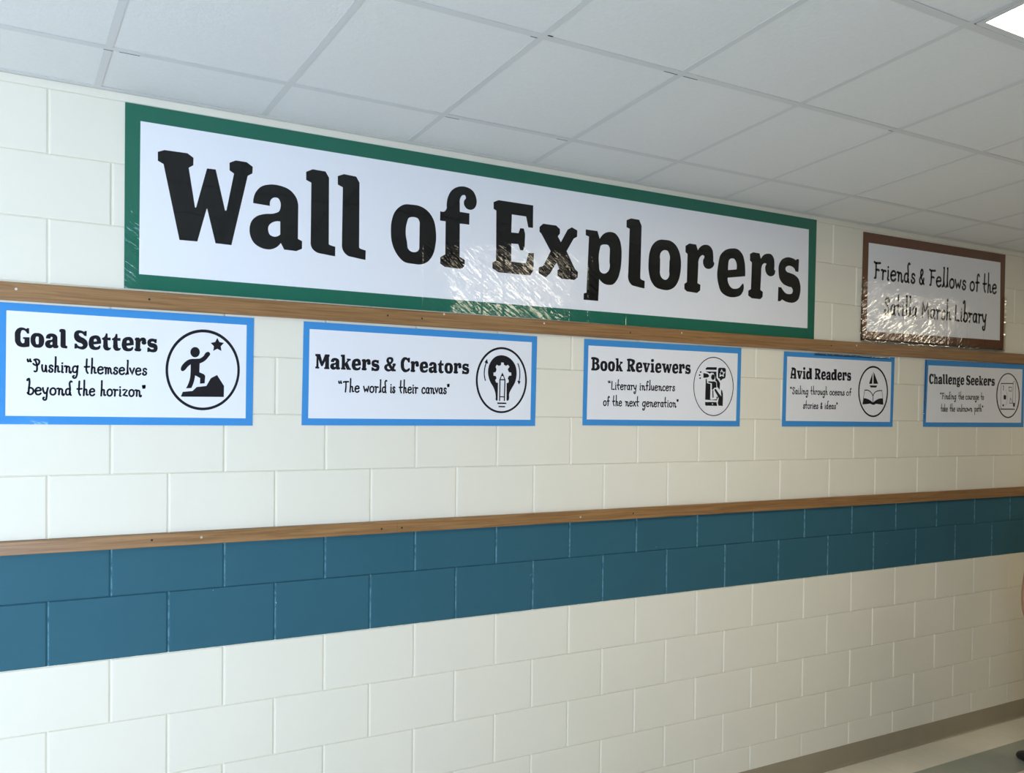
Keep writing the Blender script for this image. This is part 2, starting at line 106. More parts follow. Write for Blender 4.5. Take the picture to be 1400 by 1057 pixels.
HAND = {
    '“': (0.75, ['0.05,1.75 .12,1.5 .2,1.45', '0.12,1.55 .12,1.45', '0.45,1.78 .5,1.5 .58,1.45', '0.5,1.55 .52,1.45']),
    '”': (0.65, ['0.1,1.65 .18,1.3', '0.14,1.65 .18,1.4', '0.4,1.68 .42,1.33', '0.46,1.68 .43,1.4']),
    'P': (1.15, ['0.25,1.72 .35,1.6 .32,0 .2,.05', '0.15,1.7 .6,1.8 .95,1.6 .9,1.2 .6,.95 .2,1 .02,1.15']),
    'T': (1.1, ['0.05,1.62 .3,1.7 1.05,1.72', '0.55,1.68 .55,.8 .45,0']),
    'L': (0.95, ['0.2,1.7 .17,.8 .12,.02 .45,.05 .9,.02']),
    'F': (1.05, ['0.02,1.72 .25,1.62 1,1.68', '0.3,1.62 .32,.8 .25,0 .1,.04', '0.3,.9 .6,.95 .8,.9']),
    'S': (0.95, ['0.85,1.35 .75,1.65 .4,1.7 .15,1.45 .3,1.1 .65,.8 .75,.4 .55,.05 .2,.03 .05,.3 .18,.42']),
    'M': (1.4, ['0.12,0 .18,.9 .2,1.7 .6,.7 .7,.6 .8,.75 1.15,1.7 1.2,.8 1.28,0']),
    '&': (1, ['0.9,.05 .6,.4 .3,1 .3,1.4 .5,1.6 .68,1.4 .6,1.1 .25,.75 .08,.4 .15,.1 .4,0 .7,.2 .85,.65']),
    'a': (0.95, ['0.75,.85 .5,1 .2,.85 .08,.45 .2,.1 .45,.05 .68,.35 .78,.95', '0.77,.95 .7,.3 .85,0']),
    'b': (0.95, ['0.0,2.05 .1,2.25 .25,2.3 .3,2.1 .25,1 .15,.1', '0.2,.85 .5,.98 .85,.75 .85,.3 .5,0 .15,.1 .05,.25']),
    'c': (0.85, ['0.75,.8 .6,1 .3,.9 .1,.5 .2,.1 .5,0 .78,.15']),
    'd': (1, ['0.98,2.0 .85,2.08 .75,2.0 .72,1 .75,.1 .85,0', '0.72,.75 .5,.95 .2,.85 .08,.45 .2,.08 .45,.05 .75,.35']),
    'e': (0.95, ['0.1,.5 .45,.58 .85,.65 .75,.95 .45,1.02 .15,.8 .08,.4 .25,.05 .55,0 .85,.2']),
    'f': (0.75, ['0.72,1.75 .6,1.95 .42,1.85 .35,1.4 .35,.6 .3,0', '0.08,.95 .4,1 .7,1']),
    'g': (1, ['0.8,.85 .5,1 .2,.85 .08,.5 .2,.12 .5,.08 .78,.4', '0.9,1.05 .82,.5 .75,-.3 .5,-.75 .2,-.75 .12,-.55 .3,-.45']),
    'h': (0.9, ['0.22,2.25 .2,1.2 .12,0', '0.17,.5 .35,.9 .55,.9 .6,.5 .65,.08 .85,.12']),
    'i': (0.45, ['0.2,1 .22,.5 .2,.02 .32,.02', '0.2,1.35 .22,1.38']),
    'k': (0.9, ['0.2,2.1 .18,1 .15,0', '0.72,1 .4,.6 .22,.5 .5,.3 .8,0']),
    'l': (0.5, ['0.28,2.1 .3,2.2 .28,1 .2,.2 .02,.02', '0.28,.6 .38,.1']),
    'm': (1.2, ['0.0,.95 .15,.95 .22,.5 .2,0', '0.22,.6 .4,.92 .55,.85 .6,.4 .6,.05', '0.6,.6 .8,.92 .95,.8 1,.3 1.15,.05']),
    'n': (1.05, ['0.0,.92 .25,.95 .28,.5 .25,.05', '0.28,.6 .5,.92 .7,.85 .75,.4 .8,.02 .95,-.02 1.02,.15']),
    'o': (0.95, ['0.5,1 .2,.85 .08,.5 .2,.1 .5,0 .8,.2 .88,.55 .75,.9 .5,1']),
    'p': (0.95, ['0.1,1 .22,.5 .2,-.9', '0.22,.7 .5,1 .8,.8 .8,.35 .5,.05 .22,.15']),
    'r': (0.75, ['0.0,.95 .2,.98 .24,.5 .22,0', '0.24,.7 .45,.92 .72,.9']),
    's': (0.8, ['0.7,.85 .5,1 .25,.9 .25,.65 .55,.5 .7,.3 .55,.05 .25,.03 .1,.2 .2,.3']),
    't': (0.8, ['0.35,2.1 .3,1.2 .32,.3 .5,.02', '0.0,.95 .4,.95 .75,1']),
    'u': (0.9, ['0.1,1 .12,.4 .25,.08 .5,.1 .65,.5 .7,1 .72,.4 .82,.02']),
    'v': (0.75, ['0.0,.98 .2,.5 .35,.02 .55,.6 .72,1']),
    'w': (1.1, ['0.0,.98 .15,.5 .28,.02 .42,.4 .55,.7 .68,.3 .78,.02 .92,.5 1.05,1']),
    'x': (0.8, ['0.05,1 .4,.5 .75,0', '0.72,1 .4,.5 .05,0']),
    'y': (0.9, ['0.05,1 .15,.5 .35,.2 .6,.4', '0.8,1.02 .65,.4 .6,-.3 .45,-.75 .2,-.75 .1,-.5 .22,-.4']),
    'z': (0.9, ['0.1,.92 .4,1 .8,.95 .45,.5 .1,.05 .4,.12 .8,.05']),
}
LINES = {
    'gs': [
        ('H', 0.0633, [('Goal', -0.3081, 2.2685, -0.1458, 2.2689), ('Setters', -0.1226, 2.269, 0.1578, 2.2697)]),
        ('W', 0.0238, [('“Pushing', -0.2739, 2.1829, -0.1073, 2.1828), ('themselves', -0.092, 2.1827, 0.1232, 2.1826)]),
        ('W', 0.0238, [('beyond', -0.2738, 2.1029, -0.1282, 2.1031), ('the', -0.1157, 2.1031, -0.0531, 2.1032), ('horizon”', -0.0395, 2.1032, 0.1199, 2.1034)]),
    ],
    'mc': [
        ('H', 0.0589, [('Makers', 0.7659, 2.2301, 1.0443, 2.2308), ('&', 1.0672, 2.2308, 1.119, 2.231), ('Creators', 1.1434, 2.231, 1.474, 2.2318)]),
        ('W', 0.0246, [('“The', 0.8619, 2.1383, 0.9579, 2.1388), ('world', 0.9718, 2.1389, 1.0807, 2.1394), ('is', 1.0921, 2.1395, 1.1195, 2.1396), ('their', 1.1337, 2.1397, 1.2258, 2.1401), ('canvas”', 1.2387, 2.1402, 1.3801, 2.1409)]),
    ],
    'br': [
        ('H', 0.0615, [('Book', 2.1438, 2.2715, 2.3352, 2.2728), ('Reviewers', 2.3617, 2.273, 2.7781, 2.2757)]),
        ('W', 0.023, [('“Literary', 2.2443, 2.182, 2.4258, 2.1831), ('influencers', 2.4398, 2.1832, 2.6756, 2.1845)]),
        ('W', 0.023, [('of', 2.2158, 2.1025, 2.2576, 2.1024), ('the', 2.2724, 2.1024, 2.3343, 2.1022), ('next', 2.3512, 2.1022, 2.4421, 2.102), ('generation”', 2.4589, 2.1019, 2.7022, 2.1013)]),
    ],
    'ar': [
        ('H', 0.0605, [('Avid', 3.5173, 2.2737, 3.6942, 2.2748), ('Readers', 3.716, 2.2749, 4.0271, 2.2769)]),
        ('W', 0.0213, [('“Sailing', 3.5152, 2.188, 3.666, 2.1883), ('through', 3.6811, 2.1883, 3.8277, 2.1887), ('oceans', 3.8414, 2.1887, 3.974, 2.189), ('of', 3.9856, 2.189, 4.032, 2.1891)]),
        ('W', 0.0214, [('stories', 3.6217, 2.1075, 3.7506, 2.108), ('&', 3.766, 2.1081, 3.7857, 2.1081), ('ideas”', 3.8005, 2.1082, 3.9169, 2.1086)]),
    ],
    'cs': [
        ('H', 0.0598, [('Challenge', 4.7666, 2.2796, 5.132, 2.2824), ('Seekers', 5.1542, 2.2826, 5.4707, 2.2851)]),
        ('W', 0.0219, [('“Finding', 4.8787, 2.1854, 5.0512, 2.187), ('the', 5.0707, 2.1872, 5.1335, 2.1877), ('courage', 5.1461, 2.1879, 5.2984, 2.1892), ('to', 5.3163, 2.1894, 5.3523, 2.1897)]),
        ('W', 0.0219, [('take', 4.8887, 2.1067, 4.9633, 2.1074), ('the', 4.9825, 2.1076, 5.0412, 2.1082), ('unknown', 5.0568, 2.1084, 5.226, 2.11), ('path”', 5.246, 2.1102, 5.3475, 2.1112)]),
    ],
    'bw': [
        ('W', 0.0565, [('Friends', 4.2114, 2.8934, 4.6111, 2.8953), ('&', 4.6414, 2.8954, 4.7025, 2.8957), ('Fellows', 4.7437, 2.8959, 5.1343, 2.8977), ('of', 5.166, 2.8978, 5.2782, 2.8984), ('the', 5.3106, 2.8985, 5.4732, 2.8993)]),
        ('W', 0.0567, [('Satilla', 4.3115, 2.6875, 4.6344, 2.6894), ('Marsh', 4.6692, 2.6896, 4.9811, 2.6914), ('Library', 5.012, 2.6916, 5.3666, 2.6936)]),
    ],
}
ICONS = {
    'gs': [
        ('emblem_ring', [['0.462,2.2139s 0.4586,2.1789 0.4482,2.1455 0.4314,2.1155 0.4091,2.0904 0.3826,2.0714 0.3531,2.0596 0.3224,2.0553 0.2919,2.0588 0.2631,2.0697 0.2375,2.0874 0.2162,2.1109 0.2003,2.1392 0.1904,2.1708 0.1869,2.2042 0.1901,2.2378 0.1998,2.27 0.2155,2.2994 0.2365,2.3244 0.262,2.3438 0.2906,2.3567 0.321,2.3623 0.3517,2.3602 0.3812,2.3505 0.4079,2.3334 0.4304,2.31 0.4475,2.2812 0.4582,2.2486', '0.4524,2.2131s 0.4492,2.1806 0.4396,2.1496 0.424,2.1217 0.4033,2.0983 0.3786,2.0807 0.3513,2.0696 0.3227,2.0656 0.2943,2.0688 0.2675,2.0789 0.2436,2.0953 0.2238,2.1172 0.2089,2.1435 0.1996,2.173 0.1964,2.204 0.1994,2.2353 0.2084,2.2654 0.223,2.2927 0.2427,2.3159 0.2664,2.334 0.293,2.346 0.3213,2.3511 0.3499,2.3491 0.3773,2.34 0.4021,2.3242 0.4231,2.3023 0.4389,2.2756 0.4489,2.2453']], []),
        ('climbing_figure', [['0.2423,2.2143s 0.2528,2.2318 0.2708,2.246 0.2906,2.2496c 0.3104,2.2514 0.3242,2.2615s 0.3349,2.2762 0.3442,2.2782 0.3495,2.2705 0.3427,2.2591 0.3304,2.2443 0.3105,2.2331c 0.3097,2.1994 0.3261,2.1927 0.3313,2.1865 0.3293,2.158 0.3118,2.1562 0.3123,2.1774 0.2939,2.1872 0.2894,2.1625s 0.2804,2.1387c 0.2607,2.1373 0.2742,2.1715s 0.2771,2.1998 0.277,2.2281c 0.2664,2.2183s 0.2559,2.2054 0.2484,2.2013 0.2423,2.2049'], ['0.3109,2.2757s 0.3092,2.2672 0.3044,2.2602 0.2975,2.2561 0.2897,2.2558 0.2828,2.2592 0.2779,2.2658 0.2762,2.2741 0.2778,2.2827 0.2826,2.2896 0.2896,2.2937 0.2973,2.2941 0.3043,2.2907 0.3092,2.2841']], []),
        ('star', [['0.3756,2.3332 0.3838,2.3178 0.4008,2.3154 0.3889,2.3019 0.3914,2.2841 0.3758,2.2913 0.3605,2.2827 0.3628,2.3006 0.3509,2.3129 0.3676,2.3169']], []),
        ('rock', [['0.2428,2.1081 0.2493,2.1238 0.2844,2.1278 0.3002,2.1433 0.3355,2.148 0.3524,2.1786 0.3757,2.1911 0.402,2.1498 0.4012,2.1075 0.2443,2.1056']], []),
    ],
    'mc': [
        ('emblem_ring', [['1.7785,2.2131s 1.7754,2.1791 1.7656,2.1467 1.7494,2.1175 1.7279,2.0931 1.7021,2.0747 1.6734,2.0632 1.6433,2.0591 1.6134,2.0625 1.585,2.0732 1.5597,2.0906 1.5386,2.1137 1.5226,2.1415 1.5126,2.1724 1.5089,2.2051 1.5118,2.238 1.5211,2.2696 1.5364,2.2982 1.557,2.3225 1.5818,2.3413 1.6099,2.3536 1.6397,2.3588 1.6698,2.3564 1.6987,2.3467 1.7249,2.3299 1.747,2.3068 1.7639,2.2787 1.7746,2.2469', '1.7687,2.2125s 1.7659,2.1807 1.7567,2.1503 1.7418,2.123 1.7219,2.1002 1.698,2.0829 1.6714,2.0721 1.6436,2.0682 1.6158,2.0714 1.5895,2.0814 1.566,2.0977 1.5464,2.1194 1.5316,2.1454 1.5222,2.1744 1.5188,2.2051 1.5215,2.236 1.5302,2.2656 1.5444,2.2924 1.5634,2.3152 1.5865,2.3328 1.6125,2.3443 1.6401,2.3491 1.668,2.3468 1.6948,2.3376 1.7191,2.3219 1.7395,2.3002 1.7552,2.2739 1.765,2.2441']], []),
        ('light_bulb', [['1.6452,2.322s 1.6089,2.3135 1.5804,2.2827 1.5712,2.2403 1.5814,2.2032 1.6016,2.1726 1.6109,2.1477 1.6123,2.1196c 1.6168,2.1149 1.6229,2.116 1.6238,2.1957 1.6139,2.1979 1.6091,2.2072 1.6163,2.2168 1.6118,2.2267 1.6002,2.2282 1.6,2.2419 1.6109,2.2442 1.6158,2.2559 1.6106,2.2682 1.6166,2.2779 1.6276,2.2729 1.6385,2.2771 1.6401,2.2891 1.6529,2.2887 1.6542,2.2793 1.666,2.2744 1.6751,2.2801 1.6837,2.2709 1.6742,2.2596 1.681,2.2465 1.6929,2.245 1.6941,2.2318 1.6812,2.2298 1.6748,2.217 1.6807,2.2093 1.6798,2.1998 1.6695,2.1957 1.6697,2.1169 1.6771,2.116 1.6808,2.1193s 1.6841,2.1494 1.6985,2.175 1.7142,2.2008 1.7226,2.2391 1.7158,2.2769 1.6876,2.309'], ['1.6212,2.1072 1.6687,2.1074 1.6688,2.1007 1.6213,2.1006'], ['1.6279,2.0919 1.6627,2.0918 1.6628,2.0858 1.628,2.086']], []),
        ('pencil', [['1.6402,2.2269 1.6469,2.2444 1.6537,2.2274']], [('1.6331,2.1168 1.6338,2.211 1.6469,2.2413 1.6601,2.2118 1.6587,2.1173', 0.0061), ('1.6338,2.211 1.6594,2.2112', 0.0054), ('1.6329,2.1341 1.6585,2.133', 0.0047)]),
        ('arrow', [['1.5521,2.2869 1.5658,2.3017 1.5715,2.2802']], [('1.558,2.2057s 1.552,2.2335 1.5545,2.2615 1.5624,2.2867', 0.0054)]),
        ('arrow', [['1.726,2.209 1.7356,2.1912 1.7447,2.2064']], [('1.7287,2.2869s 1.7376,2.2618 1.7398,2.2365 1.7357,2.2061', 0.0054)]),
    ],
    'br': [
        ('emblem_ring', [['3.0841,2.2178s 3.0811,2.1826 3.071,2.149 3.0542,2.1189 3.0316,2.0936 3.0045,2.0746 2.9744,2.0627 2.9426,2.0585 2.911,2.0621 2.8809,2.0732 2.854,2.0913 2.8314,2.1153 2.8143,2.1442 2.8035,2.1764 2.7994,2.2104 2.8022,2.2445 2.8118,2.2772 2.8278,2.3069 2.8494,2.332 2.8756,2.3514 2.9051,2.3641 2.9365,2.3693 2.9683,2.3667 2.9989,2.3565 3.0267,2.3389 3.0502,2.3149 3.0682,2.2857 3.0797,2.2528', '3.0788,2.2177s 3.0759,2.1835 3.0662,2.1509 3.05,2.1216 3.0283,2.0971 3.0022,2.0787 2.9731,2.0671 2.9425,2.063 2.912,2.0665 2.883,2.0773 2.8571,2.0948 2.8353,2.1182 2.8188,2.1462 2.8083,2.1775 2.8044,2.2105 2.8071,2.2437 2.8164,2.2755 2.8318,2.3042 2.8526,2.3287 2.8778,2.3475 2.9063,2.3598 2.9366,2.3648 2.9673,2.3623 2.9967,2.3523 3.0235,2.3352 3.0461,2.312 3.0635,2.2836 3.0745,2.2516']], []),
        ('phone', [['2.8835,2.3082 2.8935,2.3144 2.961,2.3159 2.9612,2.302 2.8822,2.3003'], ['2.8845,2.2522 2.8924,2.2524 2.8951,2.2301 2.9184,2.2273 2.9176,2.1478 2.9223,2.1437 2.9629,2.1469 2.9626,2.1625 2.9735,2.1586 2.9644,2.141 2.882,2.1437'], ['2.8823,2.1316 2.9623,2.132 2.9683,2.1123 2.8905,2.1121 2.8826,2.1161', '2.939,2.1222s 2.9386,2.1207 2.9373,2.1195 2.9355,2.1188 2.9334,2.1188 2.9315,2.1194 2.9302,2.1206 2.9297,2.1221 2.9302,2.1236 2.9314,2.1248 2.9333,2.1255 2.9354,2.1255 2.9372,2.1249 2.9386,2.1237']], []),
        ('reviewer_figure', [['2.8838,2.291 2.9591,2.2926 2.9607,2.2597 2.9789,2.2429 2.9861,2.2326 2.9845,2.1978 2.9653,2.213 2.9625,2.2389 2.953,2.2438 2.9512,2.2646 2.9382,2.2849 2.9219,2.2854 2.9127,2.2806'], ['2.9042,2.2407 2.9484,2.2402 2.9602,2.2354 2.9608,2.2076 2.9467,2.2073 2.9353,2.1966 2.9283,2.1964 2.9276,2.231 2.8997,2.2337'], ['2.9321,2.1931 2.9386,2.195 2.9421,2.1552 2.9337,2.155'], ['2.9484,2.2635s 2.9472,2.2571 2.9437,2.2519 2.9385,2.249 2.9327,2.2488 2.9274,2.2515 2.9237,2.2564 2.9223,2.2626 2.9235,2.269 2.927,2.2741 2.9322,2.2771 2.938,2.2773 2.9433,2.2747 2.947,2.2697'], ['2.9469,2.2004 2.9562,2.2023 2.9802,2.1768 2.9969,2.1633 2.9942,2.1806 2.9948,2.1998 3.0034,2.193 3.0086,2.174 3.0079,2.1129 2.9777,2.1135 2.9717,2.128 2.9783,2.1524 2.9662,2.1696 2.9494,2.19']], []),
        ('megaphone', [['2.8674,2.2826 2.8988,2.2785 2.9092,2.2684 2.8992,2.2605 2.8679,2.2568'], ['2.854,2.2873s 2.8534,2.2853 2.8518,2.2837 2.8494,2.2828 2.8468,2.2827 2.8444,2.2835 2.8427,2.2849 2.8421,2.2869 2.8426,2.2888 2.8443,2.2904 2.8466,2.2914 2.8493,2.2914 2.8517,2.2907 2.8534,2.2892'], ['2.8474,2.2709s 2.8469,2.269 2.8452,2.2674 2.8429,2.2664 2.8402,2.2664 2.8378,2.2671 2.8362,2.2686 2.8355,2.2705 2.8361,2.2725 2.8377,2.2741 2.8401,2.275 2.8427,2.2751 2.8451,2.2743 2.8468,2.2728'], ['2.8509,2.2549s 2.8504,2.253 2.8488,2.2514 2.8464,2.2504 2.8437,2.2504 2.8413,2.2512 2.8397,2.2527 2.839,2.2546 2.8396,2.2565 2.8412,2.2581 2.8436,2.259 2.8462,2.2591 2.8486,2.2583 2.8503,2.2568']], []),
        ('speech_bubble', [['2.9705,2.3086 2.9798,2.3141 3.02,2.3146 3.0263,2.3071 3.0248,2.2652 3.0187,2.2587 3.0069,2.2569 2.9882,2.2449 2.9833,2.2569 2.9715,2.26', '2.9964,2.3077 3.005,2.2945 3.0229,2.2925 3.0104,2.2812 3.0134,2.2662 2.9971,2.2725 2.9812,2.2652 2.9835,2.2803 2.9708,2.2908 2.9884,2.2939'], ['2.9966,2.2972 3.0015,2.2908 3.0103,2.2894 3.0046,2.2833 3.0054,2.2757 2.997,2.2784 2.9888,2.2752 2.9893,2.2828 2.9834,2.2884 2.992,2.2905']], []),
    ],
    'ar': [
        ('emblem_ring', [['4.3663,2.2207s 4.3637,2.1861 4.3543,2.1532 4.3385,2.1235 4.3171,2.0988 4.2914,2.0801 4.2625,2.0684 4.2321,2.0643 4.2017,2.0679 4.1728,2.0789 4.1467,2.0967 4.1248,2.1205 4.1081,2.149 4.0974,2.1808 4.0932,2.2143 4.0957,2.248 4.1047,2.2803 4.1198,2.3094 4.1404,2.3341 4.1655,2.3531 4.1937,2.3654 4.2239,2.3704 4.2544,2.3677 4.2838,2.3574 4.3105,2.34 4.3332,2.3163 4.3506,2.2875 4.3618,2.2551', '4.3549,2.2201s 4.3525,2.1879 4.3439,2.1572 4.3294,2.1296 4.3098,2.1065 4.2862,2.089 4.2598,2.0781 4.2319,2.0743 4.2039,2.0776 4.1773,2.0878 4.1534,2.1045 4.1332,2.1266 4.1179,2.1532 4.108,2.1829 4.1041,2.2143 4.1064,2.2457 4.1146,2.2758 4.1286,2.303 4.1475,2.3261 4.1705,2.3438 4.1965,2.3552 4.2242,2.3598 4.2522,2.3572 4.2792,2.3476 4.3037,2.3313 4.3245,2.3092 4.3404,2.2824 4.3508,2.2521']], []),
        ('sailboat', [['4.22,2.3278 4.2192,2.2633 4.1894,2.2625'], ['4.2294,2.3364 4.2742,2.2648 4.2293,2.2636'], ['4.1947,2.2527 4.2652,2.2546 4.2543,2.242 4.2061,2.2408']], []),
        ('open_book', [['4.141,2.1757 4.1701,2.1739s 4.2005,2.1652 4.2288,2.1508c 4.2564,2.1663s 4.2868,2.1762 4.3203,2.1775c 4.325,2.1391 4.2878,2.1418s 4.2469,2.1412 4.2419,2.1378c 4.219,2.1391 4.2113,2.1423s 4.171,2.141 4.1335,2.1384c']], [('4.1512,2.2229s 4.1839,2.2227 4.2094,2.2117 4.2277,2.1906', 0.0057), ('4.2277,2.1906 4.2288,2.1508', 0.005), ('4.2277,2.1906s 4.2449,2.2125 4.2753,2.2226 4.3087,2.2247', 0.0057), ('4.1512,2.2236 4.141,2.174', 0.0034), ('4.3087,2.2247 4.3203,2.1775', 0.0034)]),
    ],
    'cs': [
        ('emblem_ring', [['5.7667,2.2254s 5.7644,2.191 5.7552,2.1583 5.7395,2.1288 5.7182,2.1042 5.6925,2.0857 5.6636,2.0741 5.633,2.07 5.6023,2.0735 5.573,2.0845 5.5466,2.1023 5.5244,2.126 5.5073,2.1544 5.4962,2.1861 5.4917,2.2196 5.494,2.2532 5.5028,2.2853 5.5179,2.3143 5.5385,2.3389 5.5636,2.3577 5.592,2.3699 5.6223,2.3747 5.6531,2.3719 5.6827,2.3616 5.7097,2.3441 5.7327,2.3205 5.7504,2.2918 5.7619,2.2596', '5.7539,2.226s 5.7519,2.1934 5.7436,2.1625 5.7294,2.1346 5.7101,2.1113 5.6867,2.0937 5.6605,2.0827 5.6327,2.0788 5.6048,2.0822 5.5781,2.0926 5.554,2.1095 5.5337,2.1319 5.5181,2.1589 5.508,2.189 5.5039,2.2207 5.5058,2.2526 5.5139,2.283 5.5276,2.3105 5.5463,2.3337 5.5691,2.3515 5.595,2.363 5.6226,2.3675 5.6505,2.3648 5.6775,2.355 5.702,2.3385 5.7229,2.3161 5.7391,2.2889 5.7496,2.2583']], []),
        ('treasure_map', [['5.5746,2.2188 5.5874,2.2275 5.6073,2.2195 5.6052,2.1963 5.5776,2.1957'], ['5.5657,2.1619 5.5824,2.1622 5.5828,2.1495 5.5661,2.1493'], ['5.6867,2.1745 5.7141,2.1728 5.7099,2.1472 5.6905,2.149']], [('5.5449,2.3021 5.6872,2.306', 0.0059), ('5.5449,2.3021 5.5473,2.1301', 0.0034), ('5.5437,2.1301 5.7082,2.1314', 0.0064), ('5.6848,2.3123 5.6842,2.1808', 0.0034), ('5.6848,2.3123 5.6963,2.322 5.7127,2.3165 5.7156,2.1728', 0.0034), ('5.6366,2.2805 5.6697,2.2801 5.6692,2.2526 5.6353,2.2535 5.6366,2.2805', 0.0049), ('5.5672,2.2859 5.5744,2.2861 5.5718,2.2587', 0.0069), ('5.6576,2.2057 5.6478,2.1696 5.6882,2.1745', 0.0049), ('5.6576,2.2057 5.6806,2.1807', 0.0029), ('5.6007,2.2636s 5.6164,2.2302 5.6212,2.1966 5.6043,2.1583', 0.002)]),
    ],
}
QUADS = {
    'banner': [(0.0435, 3.1705), (3.7131, 3.1799), (3.7051, 2.5026), (0.0418, 2.497)],
    'banner_in': [(0.0962, 3.111), (3.6481, 3.1187), (3.6493, 2.5617), (0.093, 2.5521)],
    'bw': [(4.1181, 3.1591), (5.5676, 3.1674), (5.5644, 2.5262), (4.1087, 2.5194)],
    'bw_in': [(4.1659, 3.0995), (5.5104, 3.1104), (5.5199, 2.5903), (4.16, 2.5742)],
    'gs': [(-0.3608, 2.417), (0.516, 2.4183), (0.5126, 1.9976), (-0.3605, 1.999)],
    'gs_in': [(-0.3344, 2.3901), (0.4876, 2.3895), (0.4854, 2.026), (-0.3374, 2.0281)],
    'mc': [(0.7163, 2.418), (1.8333, 2.4181), (1.8266, 2.0014), (0.7101, 1.9999)],
    'mc_in': [(0.7408, 2.3886), (1.8034, 2.3894), (1.8001, 2.0301), (0.7373, 2.0281)],
    'br': [(2.1026, 2.4204), (3.1391, 2.4258), (3.1343, 2.0046), (2.0979, 2.006)],
    'br_in': [(2.1268, 2.39), (3.1127, 2.3951), (3.1067, 2.034), (2.1213, 2.0343)],
    'ar': [(3.4668, 2.423), (4.4255, 2.4289), (4.4165, 2.0072), (3.4588, 2.0058)],
    'ar_in': [(3.4906, 2.3956), (4.395, 2.401), (4.3914, 2.0361), (3.4871, 2.0366)],
    'cs': [(4.726, 2.4279), (5.819, 2.44), (5.8212, 2.0097), (4.7165, 2.0083)],
    'cs_in': [(4.7565, 2.3947), (5.7937, 2.4064), (5.7892, 2.0397), (4.7414, 2.036)],
}

# ------------------------------------------------------------------ helpers
def mat(name, color, rough=0.6, spec=0.5, metallic=0.0):
    m = bpy.data.materials.new(name); m.use_nodes = True
    b = m.node_tree.nodes['Principled BSDF']
    b.inputs['Base Color'].default_value = (*color, 1)
    b.inputs['Roughness'].default_value = rough
    b.inputs['Specular IOR Level'].default_value = spec
    b.inputs['Metallic'].default_value = metallic
    return m
def N(m, kind, **kw):
    n = m.node_tree.nodes.new(kind)
    for k, v in kw.items(): setattr(n, k, v)
    return n
def LK(m, a, b): m.node_tree.links.new(a, b)
def bsdf(m): return m.node_tree.nodes['Principled BSDF']
def math_node(m, op, a, b=None, clamp=False):
    n = N(m, 'ShaderNodeMath', operation=op); n.use_clamp = clamp
    for i, v in enumerate((a, b)):
        if v is None: continue
        if isinstance(v, (int, float)): n.inputs[i].default_value = v
        else: LK(m, v, n.inputs[i])
    return n.outputs[0]
def mixc(m, fac, a, b):
    n = N(m, 'ShaderNodeMix', data_type='RGBA')
    LK(m, fac, n.inputs[0])
    for i, v in ((6, a), (7, b)):
        if isinstance(v, tuple): n.inputs[i].default_value = (*v, 1)
        else: LK(m, v, n.inputs[i])
    return n.outputs[2]
def noise(m, scale, detail=2, rough=0.5, vec=None, dist=0.0):
    n = N(m, 'ShaderNodeTexNoise')
    n.inputs['Scale'].default_value = scale; n.inputs['Detail'].default_value = detail
    n.inputs['Roughness'].default_value = rough; n.inputs['Distortion'].default_value = dist
    if vec is not None: LK(m, vec, n.inputs['Vector'])
    return n.outputs[0]
def pos(m): return N(m, 'ShaderNodeNewGeometry').outputs['Position']
def sep(m, v):
    n = N(m, 'ShaderNodeSeparateXYZ'); LK(m, v, n.inputs[0]); return n.outputs
def mapping(m, v, rot=(0, 0, 0), scale=(1, 1, 1)):
    n = N(m, 'ShaderNodeMapping'); LK(m, v, n.inputs[0])
    n.vector_type = 'TEXTURE'                            # turn first, then stretch
    n.inputs['Rotation'].default_value = rot; n.inputs['Scale'].default_value = tuple(1 / s for s in scale)
    return n.outputs[0]
def bump(m, h, strength, dist, prev=None):
    n = N(m, 'ShaderNodeBump'); n.inputs['Strength'].default_value = strength
    n.inputs['Distance'].default_value = dist
    LK(m, h, n.inputs['Height'])
    if prev is not None: LK(m, prev, n.inputs['Normal'])
    return n.outputs[0]

def mesh_object(name, bm, material, parent=None, smooth=False):
    me = bpy.data.meshes.new(name)
    bm.normal_update(); bm.to_mesh(me); bm.free()
    if smooth:
        for p in me.polygons: p.use_smooth = True
    me.materials.append(material)
    o = bpy.data.objects.new(name, me); COL.objects.link(o)
    if parent is not None: o.parent = parent
    return o
def thing(name, label, cat, loc=(0, 0, 0), group=None):
    o = bpy.data.objects.new(name, None); COL.objects.link(o)
    o.location = loc; o.empty_display_size = 0.1
    o['label'] = label; o['category'] = cat
    if group: o['group'] = group
    return o
def structure(o, label=None):
    o['kind'] = 'structure'
    if label: o['label'] = label
    return o
def box(bm, lo, hi, bevel=0.0):
    r = bmesh.ops.create_cube(bm, size=1.0)
    vs = r['verts']
    for v in vs:
        v.co = Vector(((lo[i] + hi[i]) / 2 + v.co[i] * (hi[i] - lo[i]) for i in range(3)))
    if bevel:
        es = list({e for v in vs for e in v.link_edges})
        bmesh.ops.bevel(bm, geom=es, offset=bevel, segments=2, affect='EDGES', profile=0.5)
def newbm(): return bmesh.new()

